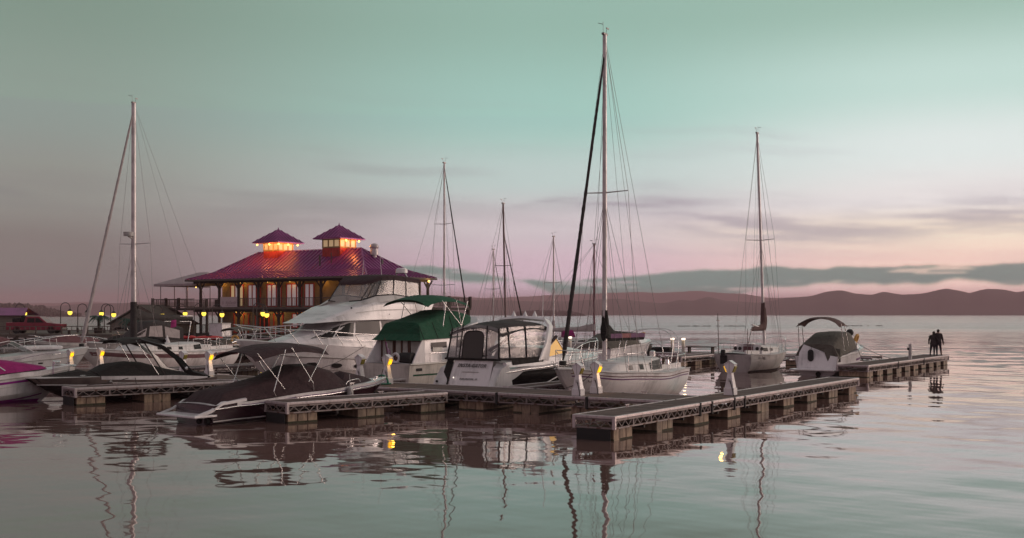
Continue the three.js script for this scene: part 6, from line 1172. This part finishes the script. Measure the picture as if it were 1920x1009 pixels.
// ---------- shore wharf on the left with truck, hut, palms and lamps ----------
const WY = 1.45;
{
  const t = thing('shore_wharf', 'long dark timber wharf with plank wall and railing along the left shore', 'wharf', [0, 0, 0]);
  const x0 = -92, x1 = -40, z = -112, top = WY, R = rng(8);
  part(t, 'deck', box(x1 - x0, 0.2, 26, (x0 + x1) / 2, top - 0.1, z - 13), M.timberPale);
  for (let k = 0; k < 5; k++) { const y = top - 0.24 - k * 0.3; for (let x = x0; x < x1 - 1; x += 5.2) part(t, 'wale_plank', box(5.1, 0.25, 0.12, x + 2.6, y + (R() - 0.5) * 0.03, z + 0.1), k % 2 ? M.timber : M.timberPale); }
  for (let x = x0 + 1; x < x1; x += 2.6) part(t, 'pile', bar([x, -0.6, z + 0.25], [x, top - 0.1 + (R() < 0.3 ? 0.5 : 0), z + 0.25], 0.16, 0.15, 8), M.timber);
  for (let x = x0 + 2.2; x < x1; x += 2.6) for (const dz of [-2.4, -4.8]) part(t, 'pile', bar([x, -0.6, z + dz], [x, top - 0.2, z + dz], 0.16, 0.15, 7), M.timber);
  for (let x = x0; x < x1 - 2; x += 2.6) { const q = x + 2.6; part(t, 'railing_bay', [beam([x, top + 0.78, z - 0.4], [q, top + 0.78, z - 0.4], 0.1, 0.07), beam([x, top + 0.4, z - 0.4], [q, top + 0.4, z - 0.4], 0.06, 0.06), box(0.12, 0.85, 0.12, x, top + 0.4, z - 0.4), ...[0.5, 1, 1.5, 2].map(k => box(0.05, 0.36, 0.05, x + k, top + 0.58, z - 0.4))], M.timberPale); }
}
// low floating dock and gangway between the wharf and the boathouse
{
  const t = thing('gangway', 'white railed gangway leading up towards the boathouse', 'gangway', [-25.6, 0, -101], -0.2);
  part(t, 'ramp', beam([0, 1.0, 0], [11.5, 1.9, 0], 1.2, 0.12), M.alu);
  for (const s of [0.6, -0.6]) { part(t, 'handrail', [beam([0, 2.0, s], [11.5, 2.9, s], 0.07, 0.07), beam([0, 1.5, s], [11.5, 2.4, s], 0.05, 0.05)], M.gel); for (let k = 0; k <= 8; k++) part(t, 'baluster', bar([k * 1.43, 1.0 + k * 0.112, s], [k * 1.43, 2.0 + k * 0.112, s], 0.035), M.gel); }
  part(t, 'landing', rbox(3, 0.5, 3, -1.2, 0.7, 0, 0.05), M.timberPale); for (const z of [-1.2, 1.2]) part(t, 'pile', bar([12, -0.5, z], [12, 1.7, z], 0.14), M.timber);
}
dock([-27.5, 88.5], [-17.5, 94.5], 1.8, 'low pale dock in front of the boathouse gangway', { plain: true });
dock([-42, 92], [-31, 101], 1.8, 'low dock in front of the shore wharf', { plain: true });
{ // red pickup on the wharf
  const t = thing('pickup_truck', 'red pickup truck parked on the shore wharf', 'truck', [-49.3, WY, -116.2], 0.05);
  const sh = new THREE.Shape(); [[-2.75, 0.42], [2.65, 0.42], [2.7, 0.95], [1.3, 1.1], [0.55, 1.72], [-0.75, 1.74], [-0.95, 1.12], [-2.75, 1.12]].forEach(([x, y], i) => i ? sh.lineTo(x, y) : sh.moveTo(x, y)); sh.closePath();
  const b = part(t, 'body', new THREE.ExtrudeGeometry(sh, { depth: 1.7, bevelEnabled: true, bevelSize: 0.05, bevelThickness: 0.08, bevelSegments: 2 }).translate(0, 0, -0.85), M.redPaint);
  for (const s of [1, -1]) { const w1 = new THREE.Shape(); [[-0.68, 1.14], [0.1, 1.14], [0.1, 1.6], [-0.6, 1.6]].forEach(([x, y], i) => i ? w1.lineTo(x, y) : w1.moveTo(x, y)); part(b, 'side_window', new THREE.ExtrudeGeometry(w1, { depth: 0.02, bevelEnabled: false }).translate(0, 0, s * 0.945 - 0.01), M.glass);
    const w2 = new THREE.Shape(); [[0.18, 1.14], [1.05, 1.14], [0.5, 1.6], [0.18, 1.6]].forEach(([x, y], i) => i ? w2.lineTo(x, y) : w2.moveTo(x, y)); part(b, 'side_window', new THREE.ExtrudeGeometry(w2, { depth: 0.02, bevelEnabled: false }).translate(0, 0, s * 0.945 - 0.01), M.glass);
    for (const x of [-1.75, 1.75]) part(t, 'wheel', [new THREE.CylinderGeometry(0.38, 0.38, 0.26, 18).rotateX(Math.PI / 2).translate(x, 0.38, s * 0.8)], M.rubber); }
  part(t, 'load', [rbox(0.9, 0.55, 1, -1.9, 1.35, 0, 0.15, 0, 2), rbox(0.5, 0.8, 0.6, -1.3, 1.5, 0.1, 0.2, 0, 2)], M.blackCloth);
  part(t, 'bumper', rbox(0.14, 0.2, 1.8, 2.78, 0.5, 0, 0.04), M.steel);
}
{ // hut at the far left
  const t = thing('hut', 'small grey hut with dark purple roof at the left edge of the wharf', 'hut', [-54.6, WY, -121], 0.1);
  part(t, 'wall', box(7.5, 1.9, 4, -1.5, 0.95, 0), M.siding); part(t, 'roof', quads([[V(-5.6, 1.88, 2.5), V(2.7, 1.88, 2.5)], [V(-5, 2.7, 0), V(2.2, 2.7, 0)], [V(-5.6, 1.88, -2.5), V(2.7, 1.88, -2.5)]], 0.1), M.roof);
  part(t, 'door', rbox(1, 1.7, 0.06, -1.6, 0.88, 2.02, 0.02), M.glass); part(t, 'door_frame', [box(0.1, 1.8, 0.1, -2.15, 0.9, 2.04), box(0.1, 1.8, 0.1, -1.05, 0.9, 2.04)], M.gelGrey);
}
function palm(x, Z, h, label, seed) {
  const t = thing('palm_tree', label, 'palm', [x, WY, -Z], 0, 'potted palms on the wharf'), R = rng(seed);
  part(t, 'planter', new THREE.CylinderGeometry(0.5, 0.4, 0.6, 12).translate(0, 0.3, 0), M.timber);
  part(t, 'trunk', tube([[0, 0.4, 0], [0.05, h * 0.5, 0.02], [0.02, h, 0]], 0.14, 10, 8), M.bark);
  for (let k = 0; k < 26; k++) {
    const a = R() * 6.283, len = 1.2 + R() * 0.5, up = 0.15 + R() * 0.9, rows = []; for (let i = 0; i <= 7; i++) { const f = i / 7, r = len * f, y = h + up * f * 0.9 - 1.5 * f * f * (1 - 0.3 * up), w = 0.13 * Math.sin(Math.PI * Math.min(1, f * 0.9 + 0.1)); rows.push([V(r, y - w * 0.9, -w), V(r, y, 0), V(r, y - w * 0.9, w)]); }
    const cuts = []; for (let i = 0; i < 7; i++) { const p = rows[i][1], q = rows[i + 1][1]; for (const s of [0, 2]) cuts.push(quads([[p, rows[i][s].clone().lerp(rows[i + 1][s], 0.5)], [q, rows[i + 1][s]]], 0.5)); }
    part(t, 'frond', mg(cuts).rotateY(a), M.leaf);
  }
}
palm(-43.6, 118, 1.75, 'green palm tree in a planter beside the shore lamps', 3);
palm(-40.3, 118.5, 1.4, 'smaller palm tree before the grey shed', 9);
{ // people-sized clutter: stacked white bin and red kayaks by the boathouse
  const t = thing('ice_bin', 'large white bin standing on the boathouse deck', 'bin', [-29.6, 1.15, -113.5], -PHI);
  part(t, 'bin', rbox(1.9, 1.3, 1.2, 0, 0.66, 0, 0.08, 0, 2), M.gel); part(t, 'lid', rbox(1.96, 0.12, 1.26, 0, 1.36, 0, 0.05), M.gelGrey);
  for (const [x, Z, l, lab, turn] of [[-28.3, 104.6, 2.6, 'longer red kayak lying before the boathouse deck', 0.1], [-30.6, 106.0, 1.7, 'shorter red kayak lying before the boathouse deck', -0.3]]) { const k = thing('kayak', lab, 'kayak', [x, 1.25, -Z], turn); part(k, 'hull', new THREE.SphereGeometry(1, 16, 10).scale(l / 2, 0.22, 0.4), M.redPlastic); part(k, 'seat', new THREE.TorusGeometry(0.28, 0.04, 6, 16).rotateX(Math.PI / 2).translate(0, 0.2, 0), M.rubber); }
  single('kayak_rack', [box(6, 0.1, 1.6, -29.3, 0.98, -105.2), box(0.15, 1.6, 0.15, -32, 0.2, -105), box(0.15, 1.6, 0.15, -26.6, 0.2, -105), box(0.15, 1.6, 0.15, -29.3, 0.2, -105)], M.timber, 'dark timber rack carrying the red kayaks', 'rack');
}
// hooked street lamps
function streetLamp(u, v, Z, label, side = 1, base = WY, lit = true) {
  const x = (u - 960) * Z / FOCAL, y = EYE + (589 - v) * Z / FOCAL, r = 0.5, t = thing('street_lamp', label, 'lamp', [x - side * r * 2, base, -Z], 0, 'hooked lamps along the shore');
  const yl = y - base, yt = yl + 0.55;
  part(t, 'pole', [bar([0, 0, 0], [0, yt, 0], 0.055, 0.045, 8), new THREE.CylinderGeometry(0.1, 0.14, 0.5, 10).translate(0, 0.25, 0)], M.lead);
  part(t, 'hook', new THREE.TorusGeometry(r, 0.04, 6, 20, Math.PI).translate(side * r, yt, 0), M.lead);
  part(t, 'stem', bar([side * r * 2, yt, 0], [side * r * 2, yl + 0.3, 0], 0.04, 0.04, 6), M.lead);
  part(t, 'lamp_hood', new THREE.CylinderGeometry(0.08, 0.26, 0.26, 12).translate(side * r * 2, yl + 0.26, 0), M.lead);
  part(t, 'lamp_globe', new THREE.SphereGeometry(0.24, 12, 10).scale(1, 1.15, 1).translate(side * r * 2, yl, 0), lit ? M.yellowLamp : M.gelGrey);
  if (lit) lampLight(t, side * r * 2, yl, 0, [1, 0.72, 0.2], 3, 0.2);
}
const lampRows = [[46, 588, 122, 'lit hooked lamp at the hut roof corner'], [131, 586, 120, 'lit hooked lamp beside the red pickup hood'], [190, 588, 122, 'lit hooked lamp above the palm tree'], [213, 590, 120, 'lit hooked lamp just right of the palm tree'], [263, 588, 126, 'lit hooked lamp right of the tall left mast'], [304, 591, 122, 'lit hooked lamp below the terrace corner'], [347, 588, 121, 'lit hooked lamp under the boathouse left corner'], [382, 588, 118, 'lit hooked lamp before the first boathouse arch'], [416, 590, 116, 'lit hooked lamp before the second boathouse arch'], [493, 588, 112, 'left one of the two close lamps before the boathouse windows'], [500, 590.5, 111, 'right one of the two close lamps before the boathouse windows']];
lampRows.forEach(([u, v, Z, lab], i) => streetLamp(u, v, Z, lab, i === 2 ? -1 : 1, u > 270 ? 0.9 : WY));
streetLamp(163, 588, 121, 'unlit hooked lamp between the pickup and the palm', 1, WY, false);
{ const t = thing('lamp_walk', 'narrow dark walkway that carries the lamps before the boathouse', 'walkway', [-35, 0, -119], PHI * 0.0); 
  const a = [-40.5, 121.5], b = [-23.5, 109.5]; part(t, 'deck', beam([a[0] + 35, 0.8, 119 - a[1]], [b[0] + 35, 0.8, 119 - b[1]], 2.6, 0.2), M.timber); for (let k = 0; k <= 6; k++) { const f = k / 6; part(t, 'pile', bar([lerp(a[0], b[0], f) + 35, -0.5, 119 - lerp(a[1], b[1], f) + 1.1], [lerp(a[0], b[0], f) + 35, 1.1, 119 - lerp(a[1], b[1], f) + 1.1], 0.15), M.timber); } }

// ---------- the couple at the end of the far dock ----------
function person(label, pos, turn, H, J, clothes) {
  // J: joints in metres for a body of height H, z forward; bones join them as tapered capsules
  const bones = J.bones, lo = V(-0.6, -0.02, -0.5), size = 1.95, N = 112;
  const mc = new MarchingCubes(N, new THREE.MeshStandardMaterial(), false, false, 120000);
  mc.isolation = 0; const cell = size / N, f = mc.field;
  const bb = bones.map(([a, b, ra, rb], i) => { if (i > 1) { ra *= 1.17; rb *= 1.17; } const A = arr(a), B = arr(b), m = Math.max(ra, rb) + 0.16; return [A, B, ra, rb, Math.min(A.x, B.x) - m, Math.max(A.x, B.x) + m, Math.min(A.y, B.y) - m, Math.max(A.y, B.y) + m, Math.min(A.z, B.z) - m, Math.max(A.z, B.z) + m]; });
  for (let k = 0; k < N; k++) for (let j = 0; j < N; j++) for (let i = 0; i < N; i++) {
    const x = lo.x + i * cell - 0.375, y = lo.y + j * cell, z = lo.z + k * cell - 0.475;
    let d = 0.3;
    for (const [A, B, ra, rb, x0, x1, y0, y1, z0, z1] of bb) {
      if (x < x0 || x > x1 || y < y0 || y > y1 || z < z0 || z > z1) continue;
      const bx = B.x - A.x, by = B.y - A.y, bz = B.z - A.z, t = Math.min(1, Math.max(0, ((x - A.x) * bx + (y - A.y) * by + (z - A.z) * bz) / (bx * bx + by * by + bz * bz)));
      const q = Math.hypot(x - A.x - bx * t, y - A.y - by * t, z - A.z - bz * t) - lerp(ra, rb, t), h = Math.max(0, 0.035 - Math.abs(d - q)) / 0.035;
      d = Math.min(d, q) - h * h * 0.035 * 0.25;
    }
    f[i + j * N + k * N * N] = -d;
  }
  mc.update();
  const n = mc.count, P = mc.positionArray, g = new THREE.BufferGeometry(), pos2 = new Float32Array(n * 3), hs = N / 2;
  for (let i = 0; i < n; i++) { pos2[i * 3] = (P[i * 3] + 1) * hs * cell + lo.x - 0.375; pos2[i * 3 + 1] = (P[i * 3 + 1] + 1) * hs * cell + lo.y; pos2[i * 3 + 2] = (P[i * 3 + 2] + 1) * hs * cell + lo.z - 0.475; }
  g.setAttribute('position', new THREE.BufferAttribute(pos2, 3));
  const body = mergeVertices(g, 1e-4); body.computeVertexNormals();
  body.setAttribute('uv', new THREE.BufferAttribute(new Float32Array(body.attributes.position.count * 2), 2));
  // split by height into bare skin, coat and trousers
  const src = body.toNonIndexed(), pa = src.attributes.position, na = src.attributes.normal, buckets = { skin: [[], []], coat: [[], []], trousers: [[], []] };
  for (let i = 0; i < pa.count; i += 3) { const y = (pa.getY(i) + pa.getY(i + 1) + pa.getY(i + 2)) / 3, x = (pa.getX(i) + pa.getX(i + 1) + pa.getX(i + 2)) / 3; const key = y > J.neck ? 'skin' : (y > J.hem || Math.abs(x - J.cx) > J.arm) ? (y < J.wrist && Math.abs(x - J.cx) > J.arm ? 'skin' : 'coat') : 'trousers'; for (let k = 0; k < 3; k++) { buckets[key][0].push(pa.getX(i + k), pa.getY(i + k), pa.getZ(i + k)); buckets[key][1].push(na.getX(i + k), na.getY(i + k), na.getZ(i + k)); } }
  const t = thing('person', label, 'person', pos, turn, undefined);
  const mk = (k) => { const q = new THREE.BufferGeometry(); q.setAttribute('position', new THREE.Float32BufferAttribute(buckets[k][0], 3)); q.setAttribute('normal', new THREE.Float32BufferAttribute(buckets[k][1], 3)); q.setAttribute('uv', new THREE.Float32BufferAttribute(new Float32Array(buckets[k][0].length / 3 * 2), 2)); return q; };
  const skin = [mk('skin')];
  for (const [w, dir] of J.hands) { for (let k = 0; k < 4; k++) { const a = arr(w).add(V((k - 1.5) * 0.02 * dir, -0.03, 0.012 * k - 0.01)), b = a.clone().add(V(0, -0.045 - (k === 1 ? 0.008 : 0), 0.012)), c = b.clone().add(V(-0.006 * dir, -0.03, 0.018)); skin.push(bar(a, b, 0.009, 0.0085), bar(b, c, 0.0085, 0.007)); } const a = arr(w).add(V(-0.035 * dir, 0, 0.02)); skin.push(bar(a, a.clone().add(V(-0.012 * dir, -0.045, 0.02)), 0.01, 0.008)); }
  const hd = arr(J.head); skin.push(new THREE.ConeGeometry(0.018, 0.045, 6).rotateX(Math.PI / 2).translate(hd.x, hd.y - 0.01, hd.z + 0.1)); for (const s of [1, -1]) skin.push(new THREE.SphereGeometry(0.028, 8, 6).scale(0.4, 1, 0.7).translate(hd.x + s * 0.078, hd.y - 0.005, hd.z - 0.005));
  part(t, 'body', skin, M.skin);
  part(t, 'coat', mk('coat'), clothes[0]); part(t, 'trousers', mk('trousers'), clothes[1]);
  part(t, 'hair', [new THREE.SphereGeometry(0.103, 16, 12).scale(0.92, 1.06, 1.06).translate(hd.x, hd.y + 0.03, hd.z - 0.022), ...(J.long ? [new THREE.SphereGeometry(0.09, 12, 10).scale(1, 1.6, 0.6).translate(hd.x, hd.y - 0.1, hd.z - 0.06)] : [])], M.hair);
  for (const s of [1, -1]) part(t, 'eye', new THREE.SphereGeometry(0.011, 6, 5).translate(hd.x + s * 0.032, hd.y + 0.008, hd.z + 0.088), M.rubber);
  part(t, 'mouth', box(0.04, 0.008, 0.01, hd.x, hd.y - 0.055, hd.z + 0.088), M.maroon);
  for (const p of J.feet) part(t, 'shoe', rbox(0.095, 0.075, 0.26, p[0], 0.037, p[1] + 0.05, 0.035, p[2] || 0, 2), M.rubber);
  return t;
}
{
  // both look out over the lake, away from the docks; the taller one has an arm round the other
  const man = { head: [0.0, 1.63, 0.02], neck: 1.5, hem: 0.86, wrist: 0.83, arm: 0.21, cx: 0, long: false, hands: [[[0.33, 0.8, 0.05], 1]], feet: [[-0.08, 0.0], [0.2, 0.05, 0.25]],
    bones: [[[0, 1.58, 0.01], [0, 1.68, 0.01], 0.078, 0.088], [[0, 1.48, 0], [0, 1.57, 0.01], 0.062, 0.058], [[0, 1.0, 0], [0, 1.3, 0], 0.15, 0.17], [[-0.1, 1.4, -0.01], [0.1, 1.4, -0.01], 0.105, 0.105], [[0, 0.92, 0], [0, 1.05, 0], 0.155, 0.15], [[-0.09, 0.9, 0], [0.09, 0.9, 0], 0.11, 0.11], [[0.19, 1.41, 0], [0.27, 1.12, 0.0], 0.068, 0.052], [[0.27, 1.12, 0], [0.32, 0.86, 0.06], 0.05, 0.037], [[0.32, 0.86, 0.06], [0.33, 0.8, 0.06], 0.04, 0.038], [[-0.19, 1.41, 0], [-0.36, 1.28, -0.12], 0.068, 0.054], [[-0.36, 1.28, -0.12], [-0.58, 1.27, -0.14], 0.052, 0.04], [[-0.08, 0.88, 0], [-0.09, 0.48, 0.02], 0.092, 0.062], [[-0.09, 0.48, 0.02], [-0.08, 0.07, -0.02], 0.06, 0.042], [[0.09, 0.88, 0], [0.16, 0.48, 0.03], 0.092, 0.062], [[0.16, 0.48, 0.03], [0.2, 0.07, 0.0], 0.06, 0.042]] };
  const woman = { head: [0.05, 1.5, 0.02], neck: 1.38, hem: 0.72, wrist: 0.78, arm: 0.2, cx: 0, long: true, hands: [[[-0.27, 0.82, 0.07], -1]], feet: [[0.07, 0.0], [-0.18, 0.03, -0.2]],
    bones: [[[0.04, 1.46, 0.01], [0.05, 1.55, 0.01], 0.074, 0.084], [[0.01, 1.37, 0], [0.04, 1.45, 0.01], 0.053, 0.05], [[0, 0.95, 0], [0, 1.2, 0], 0.132, 0.14], [[-0.08, 1.3, -0.01], [0.08, 1.3, -0.01], 0.09, 0.09], [[0, 0.78, 0], [0, 0.95, 0], 0.17, 0.145], [[-0.16, 1.31, 0], [-0.25, 1.06, -0.01], 0.058, 0.047], [[-0.25, 1.06, -0.01], [-0.265, 0.84, 0.06], 0.045, 0.033], [[-0.265, 0.86, 0.06], [-0.27, 0.81, 0.07], 0.036, 0.034], [[0.16, 1.3, 0], [0.27, 1.08, -0.08], 0.058, 0.047], [[0.27, 1.08, -0.08], [0.4, 0.98, -0.13], 0.045, 0.035], [[-0.08, 0.82, 0], [-0.14, 0.45, 0.02], 0.09, 0.056], [[-0.14, 0.45, 0.02], [-0.18, 0.07, 0.0], 0.054, 0.038], [[0.08, 0.82, 0], [0.075, 0.45, 0.02], 0.09, 0.056], [[0.075, 0.45, 0.02], [0.07, 0.07, -0.02], 0.054, 0.038]] };
  const dx = 28.72, Z = 75.9, face = Math.PI - 0.35;       // backs to the camera
  const flipX = j => { const m = p => [-p[0], p[1], p[2]]; return { ...j, head: m(j.head), hands: j.hands.map(([w, d]) => [m(w), -d]), feet: j.feet.map(([a, b, c]) => [-a, b, -(c || 0)]), bones: j.bones.map(([a, b, r, s]) => [m(a), m(b), r, s]) }; };
  person('taller person in dark jacket and trousers with an arm round their companion', [dx + 0.17, FB, -Z], face, 1.75, flipX(man), [M.coat, M.jeans]);
  person('shorter person in dark coat leaning against the taller one', [dx - 0.17, FB, -Z - 0.03], face, 1.62, flipX(woman), [M.coat, M.jeans]);
}

scene.traverse(o => { if (o.isMesh) { o.castShadow = true; o.receiveShadow = true; } });
renderer.render(scene, camera);
